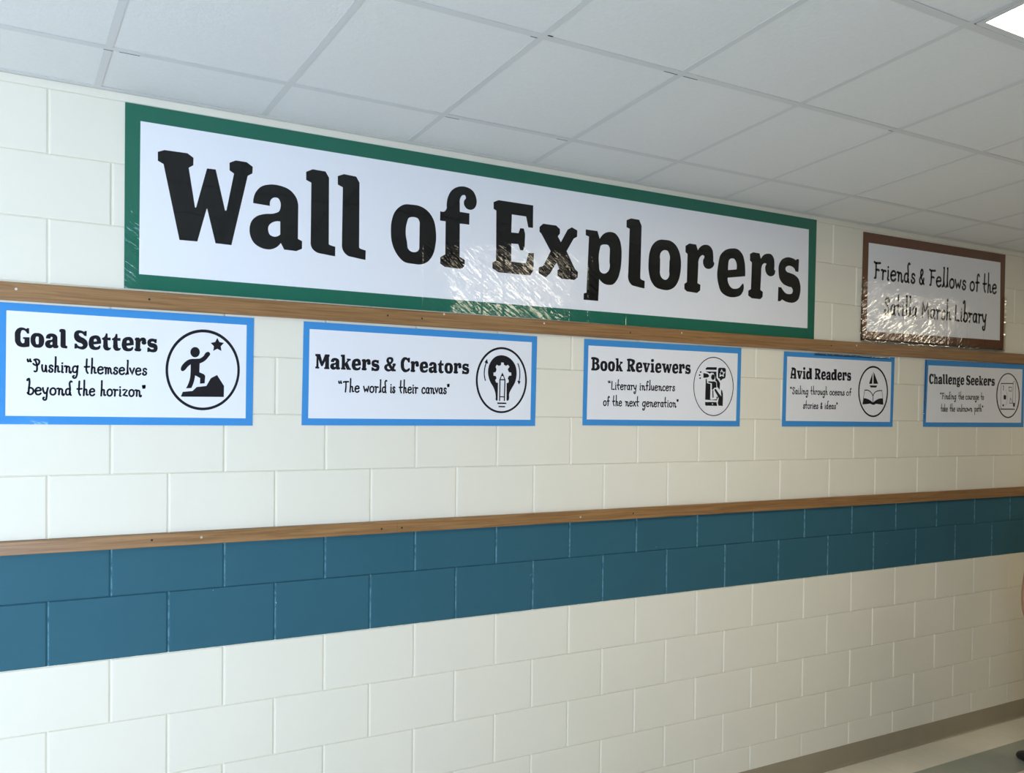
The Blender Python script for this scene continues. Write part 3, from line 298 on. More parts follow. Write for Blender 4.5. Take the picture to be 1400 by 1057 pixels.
# ---- outlines: "x,y" points; a trailing c / s switches to corner / smooth points
def parse(s):
    mode = 'c'; out = []
    for t in s.split():
        if t[-1] in 'sc': mode = t[-1]; t = t[:-1]
        x, y = t.split(','); out.append((Vector((float(x), float(y))), mode))
    return out
def curve_points(pts, closed, seg):
    """Hermite interpolation through smooth points, straight between corners."""
    n = len(pts); res = []
    P = [p for p, _ in pts]; C = [m for _, m in pts]
    def tangent(i):
        a = (i - 1) % n; b = (i + 1) % n
        da = (P[i] - P[a]).length + 1e-9; db = (P[b] - P[i]).length + 1e-9
        va = (P[i] - P[a]) / da; vb = (P[b] - P[i]) / db
        return (va * db + vb * da) / (da + db)
    last = n if closed else n - 1
    for i in range(last):
        j = (i + 1) % n
        p0, p1 = P[i], P[j]
        c0 = C[i] == 'c' or (not closed and i == 0)
        c1 = C[j] == 'c' or (not closed and j == n - 1)
        res.append(p0.copy())
        if c0 and c1: continue
        L = (p1 - p0).length
        d = (p1 - p0) / (L + 1e-9)
        t1 = None if c1 else tangent(j)
        t0 = None if c0 else tangent(i)
        if t0 is None: t0 = 2 * d * d.dot(t1) - t1
        if t1 is None: t1 = 2 * d * d.dot(t0) - t0
        for k in range(1, seg):
            u = k / seg; u2 = u * u; u3 = u2 * u
            res.append(p0 * (2*u3 - 3*u2 + 1) + t0 * L * (u3 - 2*u2 + u) + p1 * (-2*u3 + 3*u2) + t1 * L * (u3 - u2))
    if not closed: res.append(P[-1].copy())
    return res
def inside(p, poly):
    r = False; n = len(poly)
    for i in range(n):
        a, b = poly[i], poly[(i + 1) % n]
        if (a.y > p.y) != (b.y > p.y) and p.x < (b.x - a.x) * (p.y - a.y) / (b.y - a.y) + a.x: r = not r
    return r
def fill(bm, contours, fn):
    """fill an outline with holes; fn maps a 2D point to a 3D one (facing -Y)."""
    isl = [c for c in contours[1:] if not inside(c[0], contours[0])]
    contours = [c for c in contours if not any(c is q for q in isl)]
    for c in isl: fill(bm, [c], fn)
    loops = [[Vector((p.x, p.y, 0)) for p in c] for c in contours]
    flat = [p for l in loops for p in l]
    vs = [bm.verts.new(fn(p.x, p.y)) for p in flat]
    for tri in tessellate_polygon(loops):
        a, b, c = (flat[i] for i in tri)
        ar = (b - a).cross(c - a).z
        if abs(ar) < 1e-14: continue
        t = tri if ar > 0 else tri[::-1]
        try: bm.faces.new([vs[i] for i in t])
        except ValueError: pass
def stroke(bm, pts, w, fn, cap=5):
    """a round-ended pen stroke along a polyline."""
    n = len(pts); L = []; Rr = []
    nor = []
    for i in range(n):
        a = pts[max(0, i - 1)]; b = pts[min(n - 1, i + 1)]
        d = b - a
        d = d / d.length if d.length > 1e-9 else Vector((1, 0))
        nor.append(Vector((-d.y, d.x)))
    vl = [bm.verts.new(fn(*(pts[i] + nor[i] * w / 2))) for i in range(n)]
    vr = [bm.verts.new(fn(*(pts[i] - nor[i] * w / 2))) for i in range(n)]
    for i in range(n - 1):
        bm.faces.new((vr[i], vr[i + 1], vl[i + 1], vl[i]))
    for i, s in ((0, 1), (n - 1, -1)):
        a0 = math.atan2(nor[i].y, nor[i].x)
        arc = []
        for k in range(1, cap):
            a = a0 + s * math.pi * k / cap
            arc.append(bm.verts.new(fn(pts[i].x + math.cos(a) * w / 2, pts[i].y + math.sin(a) * w / 2)))
        ring = [vl[i]] + arc + [vr[i]]
        if s < 0: ring = ring[::-1]
        bm.faces.new(ring)

# ------------------------------------------------------------------ materials
def wall_paint():
    m = mat('painted_block', (0.8, 0.77, 0.67), 0.6, 0.15)
    p = pos(m); z = sep(m, p)[2]
    wob = math_node(m, 'MULTIPLY', math_node(m, 'SUBTRACT', noise(m, 26, 3, 0.6, p), 0.5), 0.007)
    zz = math_node(m, 'ADD', z, wob)
    lo = math_node(m, 'GREATER_THAN', zz, FLOOR_TO_BAND + 0.002)
    hi = math_node(m, 'LESS_THAN', z, FLOOR_TO_BAND + 0.43)
    band = math_node(m, 'MULTIPLY', lo, hi)
    mott = noise(m, 3.0, 4, 0.6, p)
    cream = mixc(m, mott, (0.80, 0.755, 0.63), (0.84, 0.795, 0.67))
    teal = mixc(m, mott, (0.030, 0.110, 0.150), (0.038, 0.126, 0.168))
    # chips in the teal paint
    chip = math_node(m, 'GREATER_THAN', noise(m, 40, 2, 0.5, p), 0.775)
    teal = mixc(m, chip, teal, (0.40, 0.52, 0.56))
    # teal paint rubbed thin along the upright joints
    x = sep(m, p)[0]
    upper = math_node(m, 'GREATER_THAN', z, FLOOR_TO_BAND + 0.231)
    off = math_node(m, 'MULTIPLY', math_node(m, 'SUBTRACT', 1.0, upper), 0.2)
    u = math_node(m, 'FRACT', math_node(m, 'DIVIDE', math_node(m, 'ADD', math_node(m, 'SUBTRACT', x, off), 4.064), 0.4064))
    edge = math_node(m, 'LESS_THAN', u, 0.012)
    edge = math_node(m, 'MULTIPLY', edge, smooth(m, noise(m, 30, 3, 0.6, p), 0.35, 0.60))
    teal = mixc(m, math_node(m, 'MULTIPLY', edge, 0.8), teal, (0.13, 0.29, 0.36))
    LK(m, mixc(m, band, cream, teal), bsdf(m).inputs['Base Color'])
    b1 = bump(m, noise(m, 160, 3, 0.6, p), 0.25, 0.001)
    b2 = bump(m, noise(m, 14, 3, 0.5, p), 0.35, 0.002, b1)
    LK(m, b2, bsdf(m).inputs['Normal'])
    return m
def plain_paint(name, c, rough=0.5):
    m = mat(name, c, rough, 0.4)
    p = pos(m)
    LK(m, bump(m, noise(m, 120, 3, 0.6, p), 0.2, 0.001), bsdf(m).inputs['Normal'])
    return m
def wood():
    m = mat('stained_wood', (0.36, 0.2, 0.08), 0.38, 0.4)
    tc = N(m, 'ShaderNodeTexCoord').outputs['Object']
    v = mapping(m, tc, scale=(1.2, 42, 42))
    g = noise(m, 2.4, 6, 0.65, v, 0.8)
    v2 = mapping(m, tc, scale=(6, 160, 160))
    g2 = noise(m, 2.0, 3, 0.6, v2)
    big = noise(m, 1.1, 2, 0.5, tc)
    c1 = mixc(m, smooth(m, g, 0.3, 0.7), (0.17, 0.078, 0.028), (0.47, 0.265, 0.112))
    c2 = mixc(m, math_node(m, 'MULTIPLY', g2, 0.6), c1, (0.30, 0.155, 0.055))
    c3 = mixc(m, math_node(m, 'MULTIPLY', big, 0.5), c2, (0.22, 0.11, 0.04))
    LK(m, c3, bsdf(m).inputs['Base Color'])
    LK(m, bump(m, g2, 0.2, 0.0006), bsdf(m).inputs['Normal'])
    return m
def laminated(name, color, mask, lean=0.0, tilt=35, creases=()):
    """printed paper under a clear glossy film; mask(m, x, z) -> 0..1 how buckled the film is."""
    m = mat(name, color, 0.75, 0.0)
    b = bsdf(m)
    b.inputs['Coat Weight'].default_value = 1.0
    b.inputs['Coat Roughness'].default_value = 0.035
    b.inputs['Coat IOR'].default_value = 1.48
    p = pos(m); s = sep(m, p)
    k = mask(m, s[0], s[2])
    # creases running diagonally, finer ripples across them
    v = mapping(m, p, rot=(0, math.radians(tilt), 0), scale=(6.0, 1, 38))
    h1 = noise(m, 1.0, 3, 0.55, v, 0.6)
    v2 = mapping(m, p, rot=(0, math.radians(tilt * 0.7), 0), scale=(18.0, 1, 75))
    h2 = noise(m, 1.0, 2, 0.5, v2, 0.3)
    v3 = mapping(m, p, scale=(26.0, 1, 1.2))            # vertical sag lines
    h3 = noise(m, 1.0, 2, 0.5, v3)
    big = noise(m, 2.2, 2, 0.5, p)
    fold = smooth(m, h1, 0.42, 0.58)                     # flat facets with sharp folds between them
    hh = math_node(m, 'ADD', math_node(m, 'MULTIPLY', fold, 0.0013), math_node(m, 'MULTIPLY', h2, 0.0007))
    hh = math_node(m, 'ADD', hh, math_node(m, 'MULTIPLY', h1, 0.0012))
    # the buckled film also stands away from the wall towards its lower edge
    dz = math_node(m, 'MAXIMUM', math_node(m, 'SUBTRACT', lean, s[2]), 0.0)
    hh = math_node(m, 'ADD', hh, math_node(m, 'MULTIPLY', math_node(m, 'MULTIPLY', dz, dz), 0.185))
    hh = math_node(m, 'MULTIPLY', hh, k)
    for cx in creases:                                   # upright creases in the film
        d = math_node(m, 'ABSOLUTE', math_node(m, 'SUBTRACT', s[0], cx))
        r = mul(m, smooth(m, d, 0.006, 0.0), smooth(m, s[2], FLOOR_TO_BAND + 1.66, FLOOR_TO_BAND + 1.58))
        hh = math_node(m, 'ADD', hh, math_node(m, 'MULTIPLY', r, 0.0011))
    hh = math_node(m, 'ADD', hh, math_node(m, 'MULTIPLY', h3, 0.0007))
    hh = math_node(m, 'ADD', hh, math_node(m, 'MULTIPLY', big, 0.004))
    n = bump(m, hh, 1.0, 1.0)
    LK(m, n, b.inputs['Coat Normal'])
    return m
def smooth(m, v, a, b):
    n = N(m, 'ShaderNodeMapRange'); n.interpolation_type = 'SMOOTHSTEP'
    LK(m, v, n.inputs[0]); n.inputs[1].default_value = a; n.inputs[2].default_value = b
    return n.outputs[0]
def mul(m, *vs):
    r = vs[0]
    for v in vs[1:]: r = math_node(m, 'MULTIPLY', r, v)
    return r
F = FLOOR_TO_BAND
def banner_mask(m, x, z):
    low = smooth(m, z, F + 1.70, F + 1.60)
    mid = mul(m, smooth(m, x, 1.15, 1.40), smooth(m, x, 2.25, 2.0), low)
    left = mul(m, smooth(m, x, 0.14, 0.07), smooth(m, z, F + 1.75, F + 1.55))
    return math_node(m, 'ADD', math_node(m, 'MAXIMUM', mid, math_node(m, 'MULTIPLY', left, 1.3)), 0.02)
CREASES = (1.24, 1.537, 1.648, 2.015, 2.122, 2.349)
def sign_mask(m, x, z):
    low = smooth(m, z, F + 1.80, F + 1.66)
    return math_node(m, 'ADD', mul(m, smooth(m, x, 5.35, 4.9), low), 0.03)
def poster_mask(m, x, z):
    n = N(m, 'ShaderNodeValue'); n.outputs[0].default_value = 0.02
    return n.outputs[0]

M_WALL = wall_paint()
M_PLAIN = plain_paint('cream_paint', (0.80, 0.77, 0.66))
M_FRONT = plain_paint('tan_paint', (0.34, 0.29, 0.22))
M_WOOD = wood()
M_HOLE = mat('dark_nail_hole', (0.02, 0.015, 0.012), 0.8)
M_SCREW = mat('screw_steel', (0.75, 0.7, 0.6), 0.35, 0.5, 0.6)
INK = (0.003, 0.003, 0.003)
PAPER = (0.86, 0.86, 0.89)
M_BAN_GREEN = laminated('green_card', (0.014, 0.138, 0.086), banner_mask, F + 1.63, 35, CREASES)
M_BAN_PAPER = laminated('banner_paper', PAPER, banner_mask, F + 1.63, 35, CREASES)
M_BAN_INK = laminated('banner_ink', INK, banner_mask, F + 1.63, 35, CREASES)
M_SGN_BROWN = laminated('brown_card', (0.14, 0.056, 0.028), sign_mask, F + 1.66, -35, (4.50, 4.82, 4.93, 5.15, 5.33))
M_SGN_PAPER = laminated('sign_paper', PAPER, sign_mask, F + 1.66, -35, (4.50, 4.82, 4.93, 5.15, 5.33))
M_SGN_INK = laminated('sign_ink', INK, sign_mask, F + 1.66, -35, (4.50, 4.82, 4.93, 5.15, 5.33))
M_BLUE = laminated('blue_card', (0.06, 0.29, 0.66), poster_mask)
M_PAPER = laminated('poster_paper', PAPER, poster_mask)
M_INK = laminated('poster_ink', (0.016, 0.016, 0.02), poster_mask)

def film_mat():
    m = bpy.data.materials.new('clear_film'); m.use_nodes = True
    nt = m.node_tree; nt.nodes.clear()
    out = nt.nodes.new('ShaderNodeOutputMaterial')
    tr = nt.nodes.new('ShaderNodeBsdfTransparent'); gl = nt.nodes.new('ShaderNodeBsdfGlossy')
    gl.inputs['Roughness'].default_value = 0.05
    fr = nt.nodes.new('ShaderNodeFresnel'); fr.inputs[0].default_value = 1.7
    mx = nt.nodes.new('ShaderNodeMixShader')
    nt.links.new(fr.outputs[0], mx.inputs[0]); nt.links.new(tr.outputs[0], mx.inputs[1]); nt.links.new(gl.outputs[0], mx.inputs[2])
    nt.links.new(mx.outputs[0], out.inputs[0])
    return m
M_FILM = film_mat()

# ------------------------------------------------------------------ the block wall
PITCH = 0.4064
COURSES = [-F, -1.115, -0.890, -0.680, -0.458, -0.231, 0.0, 0.231, 0.452, 0.677, 0.902, 1.127, 1.352, 1.578, 1.804, 2.031, 2.20]
def block_wall():
    bm = newbm()
    xw0, xw1 = XL, XR
    for k in range(len(COURSES) - 1):
        z0, z1 = COURSES[k] + F, COURSES[k + 1] + F
        course = k - 6                                   # 0 = first course of the teal band
        off = 0.0 if course % 2 else 0.2
        n0 = math.floor((xw0 - off) / PITCH)
        x = n0 * PITCH + off
        step = PITCH if k < len(COURSES) - 2 else xw1 - xw0 + 1     # the cut top course is filled flush
        while x < xw1:
            a, b = max(x, xw0), min(x + step, xw1)
            x += step
            if b - a < 0.02: continue
            jx, jz, d = 0.0009, 0.0006, 0.0047
            j = random.uniform(-0.0004, 0.0004)
            def ring(ix, iz, y):
                return [bm.verts.new((a + ix, y, z0 + iz)), bm.verts.new((b - ix, y, z0 + iz)),
                        bm.verts.new((b - ix, y, z1 - iz)), bm.verts.new((a + ix, y, z1 - iz))]
            r0 = ring(0, 0, d); r1 = ring(jx, jz, d); r2 = ring(jx + 0.0055, jz + 0.0020, 0.0005 + j)
            r3 = ring(jx + 0.0072, jz + 0.0034, j)
            for p, q in ((r0, r1), (r1, r2), (r2, r3)):
                for i in range(4):
                    bm.faces.new((p[i], p[(i + 1) % 4], q[(i + 1) % 4], q[i]))
            bm.faces.new(r3)
    box(bm, (xw0, 0.006, 0), (xw1, 0.2, COURSES[-1] + F))
    return mesh_object('wall_back', bm, M_WALL)
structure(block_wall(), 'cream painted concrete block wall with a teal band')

# ------------------------------------------------------------------ floor
def floor_mat():
    m = mat('vinyl_floor_tile', (0.5, 0.45, 0.35), 0.35, 0.5)
    p = pos(m); s = sep(m, p)
    T = 0.2345
    # rows counted from the wall; the second row is the green border
    row = math_node(m, 'DIVIDE', math_node(m, 'MULTIPLY', math_node(m, 'ADD', s[1], 0.2185), -1), T)
    fr = math_node(m, 'FRACT', row); fx = math_node(m, 'FRACT', math_node(m, 'DIVIDE', s[0], T))
    isg = mul(m, math_node(m, 'GREATER_THAN', row, 0.0), math_node(m, 'LESS_THAN', row, 1.0))
    chk = noise(m, 7, 5, 0.7, mapping(m, p, scale=(1, 1, 1)))
    cream = mixc(m, chk, (0.74, 0.69, 0.57), (0.84, 0.79, 0.67))
    green = mixc(m, chk, (0.28, 0.30, 0.245), (0.38, 0.40, 0.335))
    c = mixc(m, isg, cream, green)
    e = 0.008
    jy = math_node(m, 'LESS_THAN', fr, e); jx = math_node(m, 'LESS_THAN', fx, e)
    j = math_node(m, 'MULTIPLY', math_node(m, 'MAXIMUM', jy, jx), 0.35)
    c = mixc(m, j, c, (0.12, 0.11, 0.09))
    LK(m, c, bsdf(m).inputs['Base Color'])
    LK(m, bump(m, noise(m, 60, 3, 0.5, p), 0.05, 0.001), bsdf(m).inputs['Normal'])
    return m
bm = newbm(); box(bm, (XL, YF - 0.2, -0.15), (XR, 0.2, 0.0))
structure(mesh_object('floor', bm, floor_mat()), 'cream vinyl tile floor with a green border row')

# cove base
def cove():
    m = mat('vinyl_cove_base', (0.155, 0.135, 0.10), 0.45, 0.4)
    p = pos(m)
    LK(m, mixc(m, noise(m, 5, 3, 0.6, p), (0.29, 0.245, 0.165), (0.36, 0.31, 0.215)), bsdf(m).inputs['Base Color'])
    bm = newbm()
    prof = [(0.0, 0.0), (-0.016, 0.0), (-0.0155, 0.0025), (-0.009, 0.007), (-0.0055, 0.014), (-0.0045, 0.022), (-0.004, 0.117), (-0.003, 0.1195), (0.0, 0.1195)]
    n = 24
    rows = []
    for i in range(n + 1):
        x = XL + (XR - XL) * i / n
        rows.append([bm.verts.new((x, y, z)) for y, z in prof])
    for i in range(n):
        for j in range(len(prof)):
            k = (j + 1) % len(prof)
            bm.faces.new((rows[i][j], rows[i + 1][j], rows[i + 1][k], rows[i][k]))
    bm.faces.new(rows[0]); bm.faces.new(rows[-1][::-1])
    bmesh.ops.recalc_face_normals(bm, faces=bm.faces[:])
    o = structure(mesh_object('baseboard_back', bm, m), 'grey brown vinyl cove base along the block wall')
    # lifted pale toe of the base near the right end
    bm = newbm()
    box(bm, (4.86, -0.021, 0.0005), (6.4, -0.0158, 0.0065), 0.0015)
    t = mesh_object('toe_edge', bm, mat('pale_toe', (0.5, 0.45, 0.36), 0.3), o)
cove()

# ------------------------------------------------------------------ the other walls
def front_wall():
    bm = newbm()
    y0, y1 = YF - 0.2, YF
    H = COURSES[-1] + F
    xs = [XL - 0.2] + [v for w in ADDED_WINDOWS for v in w] + [XR + 0.2]
    for i in range(0, len(xs), 2):
        box(bm, (xs[i], y0, 0), (xs[i + 1], y1, H))
    for a, b in ADDED_WINDOWS:
        box(bm, (a, y0, 0), (b, y1, WIN_Z[0])); box(bm, (a, y0, WIN_Z[1]), (b, y1, H))
    return mesh_object('wall_front', bm, M_FRONT)
structure(front_wall(), 'tan wall behind the camera with two added windows')
bm = newbm(); box(bm, (XL - 0.2, YF, 0), (XL, 0.2, COURSES[-1] + F))
structure(mesh_object('wall_left', bm, M_PLAIN), 'cream end wall of the corridor on the left')
bm = newbm(); box(bm, (XR, YF, 0), (XR + 0.2, 0.2, COURSES[-1] + F))
structure(mesh_object('wall_right', bm, M_PLAIN), 'cream end wall of the corridor on the right')
M_FRAME = mat('window_aluminium', (0.55, 0.56, 0.57), 0.35, 0.5, 0.8)
def glass_mat():
    m = bpy.data.materials.new('window_glass'); m.use_nodes = True
    nt = m.node_tree; nt.nodes.clear()
    out = nt.nodes.new('ShaderNodeOutputMaterial')
    tr = nt.nodes.new('ShaderNodeBsdfTransparent'); gl = nt.nodes.new('ShaderNodeBsdfGlossy')
    gl.inputs['Roughness'].default_value = 0.0
    mx = nt.nodes.new('ShaderNodeMixShader'); mx.inputs[0].default_value = 0.06
    nt.links.new(tr.outputs[0], mx.inputs[1]); nt.links.new(gl.outputs[0], mx.inputs[2])
    nt.links.new(mx.outputs[0], out.inputs[0])
    return m
M_GLASS = glass_mat()
for i, (a, b) in enumerate(ADDED_WINDOWS):
    bm = newbm()
    t = 0.05
    ya, yb = YF - 0.14, YF - 0.06
    box(bm, (a, ya, WIN_Z[0]), (a + t, yb, WIN_Z[1])); box(bm, (b - t, ya, WIN_Z[0]), (b, yb, WIN_Z[1]))
    box(bm, (a + t, ya, WIN_Z[0]), (b - t, yb, WIN_Z[0] + t)); box(bm, (a + t, ya, WIN_Z[1] - t), (b - t, yb, WIN_Z[1]))
    mid = (a + b) / 2
    box(bm, (mid - t / 2, ya, WIN_Z[0] + t), (mid + t / 2, yb, WIN_Z[1] - t))
    w = structure(mesh_object('window_%d' % (i + 1), bm, M_FRAME), 'aluminium framed window added behind the camera for daylight')
    bm = newbm(); box(bm, (a + t, YF - 0.103, WIN_Z[0] + t), (b - t, YF - 0.097, WIN_Z[1] - t))
    mesh_object('pane', bm, M_GLASS, w)

# ------------------------------------------------------------------ ceiling
def tile_mat():
    m = mat('ceiling_tile', (0.78, 0.78, 0.76), 0.9, 0.1)
    p = pos(m)
    n1 = noise(m, 90, 4, 0.7, p); n2 = noise(m, 420, 2, 0.5, p)
    c = mixc(m, n1, (0.74, 0.74, 0.725), (0.83, 0.83, 0.815))
    LK(m, c, bsdf(m).inputs['Base Color'])
    b1 = bump(m, n2, 0.35, 0.001)
    LK(m, bump(m, n1, 0.4, 0.002, b1), bsdf(m).inputs['Normal'])
    return m
M_TILE = tile_mat()
M_TEE = mat('painted_tee_bar', (0.67, 0.67, 0.66), 0.5, 0.3)
# tee lines: columns as straight lines x = x0 + s*(y+0.32), rows at fixed y
COLS = []
_meas = {0: (-0.019, -0.10), 1: (0.571, -0.085), 2: (1.175, -0.03), 3: (1.777, 0.03), 4: (2.366, 0.062), 5: (2.950, 0.092), 6: (3.545, 0.140), 7: (4.141, 0.18), 8: (4.716, 0.18)}
for i in range(-11, 21):
    if i in _meas: COLS.append(_meas[i])
    elif i < 0: COLS.append((-0.019 + 0.595 * i, -0.10))
    else: COLS.append((4.716 + 0.595 * (i - 8), 0.18))
ROWS = [-0.320, -0.951, -1.524, -2.130, -2.735, -3.340, -3.945]
LIGHT_CELLS = [(4, 2), (12, 2)]                 # (first column, first row); each is two cells long
GAPS = [((-0.035, -0.307), (-0.006, -0.309)), ((0.012, -0.309), (0.075, -0.309)), ((1.19, -0.309), (1.25, -0.309)), ((1.71, -0.309), (1.765, -0.309)), ((1.16, -0.939), (1.185, -0.939)), ((1.205, -0.964), (1.225, -0.964)), ((1.69, -0.940), (1.75, -0.940)), ((1.775, -0.940), (1.84, -0.940)), ((2.86, -0.940), (2.885, -0.940))]
def colx(c, y): return c[0] + c[1] * (y + 0.32)
def ceiling():
    bm = newbm()
    ys = [0.02] + ROWS + [YF]
    skip = {(c + d, r) for c, r in LIGHT_CELLS for d in (0, 1)}
    idx = list(range(-11, 21))
    for ci in range(len(COLS) - 1):
        for ri in range(len(ys) - 1):
            if (idx[ci], ri - 1) in skip: continue
            a, b = COLS[ci], COLS[ci + 1]; y0, y1 = ys[ri], ys[ri + 1]
            z = ZC + 0.0018 + random.uniform(-0.0003, 0.0012)
            q = [(colx(a, y0), y0), (colx(b, y0), y0), (colx(b, y1), y1), (colx(a, y1), y1)]
            lo = [bm.verts.new((max(XL, min(XR, x)), y, z)) for x, y in q]
            hi = [bm.verts.new((v.co.x, v.co.y, z + 0.016)) for v in lo]
            bm.faces.new(lo); bm.faces.new(hi[::-1])
            for i in range(4): bm.faces.new((lo[i], hi[i], hi[(i + 1) % 4], lo[(i + 1) % 4]))
    box(bm, (XL - 0.2, YF, ZC + 0.12), (XR + 0.2, 0.0, ZC + 0.2))
    bmesh.ops.recalc_face_normals(bm, faces=bm.faces[:])
    co = structure(mesh_object('ceiling', bm, M_TILE), 'white suspended ceiling of square acoustic tiles')
    md = mat('dark_gap', (0.03, 0.03, 0.03), 0.9)
    for (xa, ya), (xb, yb) in GAPS:                      # slits where a tile sits short of its tee bar
        bm = newbm()
        box(bm, (xa, ya - 0.0014, ZC - 0.0003), (xb, ya + 0.0014, ZC + 0.006))
        mesh_object('gap', bm, md, co)
    bm = newbm()
    w = 0.012
    def bar(p, q, w, z0, z1):
        p, q = Vector(p), Vector(q); d = (q - p).normalized(); n = Vector((-d.y, d.x)) * w
        lo = [bm.verts.new((*v, z0)) for v in (p - n, q - n, q + n, p + n)]
        hi = [bm.verts.new((v.co.x, v.co.y, z1)) for v in lo]
        bm.faces.new(lo[::-1]); bm.faces.new(hi)
        for i in range(4): bm.faces.new((lo[i], lo[(i + 1) % 4], hi[(i + 1) % 4], hi[i]))
    for y in ROWS: bar((XL, y), (XR, y), w, ZC, ZC + 0.0015)
    for c in COLS:
        if colx(c, 0) < XL + 0.1 or colx(c, 0) > XR - 0.1: continue
        yy = [0.0] + ROWS + [YF]
        for i in range(len(yy) - 1):
            ya, yb = yy[i] - (w if i else 0.0), yy[i + 1] + w
            mid = (idx_of(c), i - 1)
            if any(cc + 1 == mid[0] and r == mid[1] for cc, r in LIGHT_CELLS): continue
            bar((colx(c, ya), ya), (colx(c, yb), yb), w, ZC, ZC + 0.0015)
    bmesh.ops.recalc_face_normals(bm, faces=bm.faces[:])
    structure(mesh_object('trim_1', bm, M_TEE), 'white tee bar grid of the suspended ceiling')
    bm = newbm()                                         # wall angle
    box(bm, (XL, -0.022, ZC - 0.001), (XR, -0.0005, ZC + 0.001)); box(bm, (XL, -0.0024, ZC - 0.001), (XR, -0.0008, ZC + 0.03))
    structure(mesh_object('trim_2', bm, M_TEE), 'white wall angle where ceiling meets the block wall')
def idx_of(c): return COLS.index(c) - 11
ceiling()

# ceiling lights
def emit_mat():
    m = bpy.data.materials.new('lit_diffuser'); m.use_nodes = True
    b = bsdf(m)
    b.inputs['Base Color'].default_value = (0.9, 0.9, 0.9, 1)
    b.inputs['Emission Color'].default_value = (1.0, 0.88, 0.66, 1)
    b.inputs['Emission Strength'].default_value = 15.0
    return m
M_EMIT = emit_mat()
def troffer(ci, ri, label):
    a, b = COLS[ci + 11], COLS[ci + 13]
    y0, y1 = ROWS[ri] - 0.012, ROWS[ri + 1] + 0.012
    ym = (y0 + y1) / 2; sk = (a[1] + b[1]) / 2                # the cell leans with the tee lines
    x0 = colx(a, ym) + 0.012; x1 = colx(b, ym) - 0.012
    t = thing('ceiling_light', label, 'light', ((x0 + x1) / 2, (y0 + y1) / 2, ZC), 'recessed ceiling lights')
    def rel(v): return (v[0] - t.location.x, v[1] - t.location.y, v[2] - t.location.z)
    bm = newbm(); e = 0.018
    def rb(lo, hi): box(bm, rel(lo), rel(hi), 0.001)
    rb((x0, y1, ZC + 0.001), (x0 + e, y0, ZC + 0.02)); rb((x1 - e, y1, ZC + 0.001), (x1, y0, ZC + 0.02))
    rb((x0 + e, y0 - e, ZC + 0.001), (x1 - e, y0, ZC + 0.02)); rb((x0 + e, y1, ZC + 0.001), (x1 - e, y1 + e, ZC + 0.02))
    rb((x0 + 0.004, y1 + 0.004, ZC + 0.022), (x1 - 0.004, y0 - 0.004, ZC + 0.10))
    for v in bm.verts: v.co.x += sk * v.co.y
    mesh_object('light_frame', bm, M_TEE, t)
    bm = newbm(); box(bm, rel((x0 + e, y1 + e, ZC + 0.010)), rel((x1 - e, y0 - e, ZC + 0.015)))
    for v in bm.verts: v.co.x += sk * v.co.y
    d = mesh_object('diffuser', bm, M_EMIT, t); d['label'] = 'glowing white light diffuser'
    return t
troffer(4, 2, 'glowing ceiling light panel at the top right corner of the photo')
troffer(12, 2, 'ceiling light panel down the corridor beyond the brown sign')

# ------------------------------------------------------------------ wooden rails
def rail(name, x0, x1, zb, zt, label, holes, screws):
    bm = newbm()
    n = max(1, int((x1 - x0) / 0.5))
    d = 0.019; bv = 0.0025
    rows = []
    for i in range(n + 1):
        x = x0 + (x1 - x0) * i / n
        b, t = zb(x) + F, zt(x) + F
        rows.append([bm.verts.new(v) for v in ((x, -0.0002, b), (x, -d + bv, b), (x, -d, b + bv), (x, -d, t - bv), (x, -d + bv, t), (x, -0.0002, t))])
    for i in range(n):
        for j in range(6):
            k = (j + 1) % 6
            bm.faces.new((rows[i][j], rows[i + 1][j], rows[i + 1][k], rows[i][k]))
    bm.faces.new(rows[0]); bm.faces.new(rows[-1][::-1])
    bmesh.ops.recalc_face_normals(bm, faces=bm.faces[:])
    o = structure(mesh_object(name, bm, M_WOOD), label)
    for kind, pts, r, mt in (('nail_hole', holes, 0.0042, M_HOLE), ('screw_head', screws, 0.0048, M_SCREW)):
        for x, fr in pts:
            z = zb(x) + (zt(x) - zb(x)) * fr + F
            bm = newbm()
            bmesh.ops.create_cone(bm, cap_ends=True, segments=14, radius1=r, radius2=r * 0.8, depth=0.0012,
                                  matrix=Matrix.Translation((x, -d - 0.0004, z)) @ Matrix.Rotation(math.radians(90), 4, 'X'))
            mesh_object(kind, bm, mt, o)
UB = lambda x: 1.2830 + 0.0026 * (x + 0.35)
UT = lambda x: 1.3450 + 0.0036 * (x + 0.35)
LB = lambda x: 0.4060 - 0.0016 * (x + 0.35)
LT = lambda x: 0.4530 + 0.0008 * (x + 0.35)
UPPER_HOLES = [(0.128, 0.55), (1.075, 0.55), (1.234, 0.50), (2.367, 0.5), (3.83, 0.55)]
UPPER_SCREWS = [(-0.304, 0.62), (1.34, 0.9), (1.86, 0.75), (2.70, 0.75), (4.05, 0.7)]
LOWER_HOLES_A = [(0.140, 0.55), (1.055, 0.4)]
LOWER_SCREWS_A = [(0.318, 0.55)]
LOWER_HOLES_B = [(1.148, 0.4), (2.40, 0.5)]
LOWER_SCREWS_B = [(2.08, 0.45)]
rail('trim_3', XL + 0.01, XR - 0.01, UB, UT, 'upper brown wooden rail between the banner and the posters', UPPER_HOLES, UPPER_SCREWS)
rail('trim_4', XL + 0.01, 1.1268, LB, LT, 'lower brown wooden rail above the teal band, left board', LOWER_HOLES_A, LOWER_SCREWS_A)
rail('trim_5', 1.1276, XR - 0.01, LB, LT, 'lower brown wooden rail above the teal band, right board', LOWER_HOLES_B, LOWER_SCREWS_B)

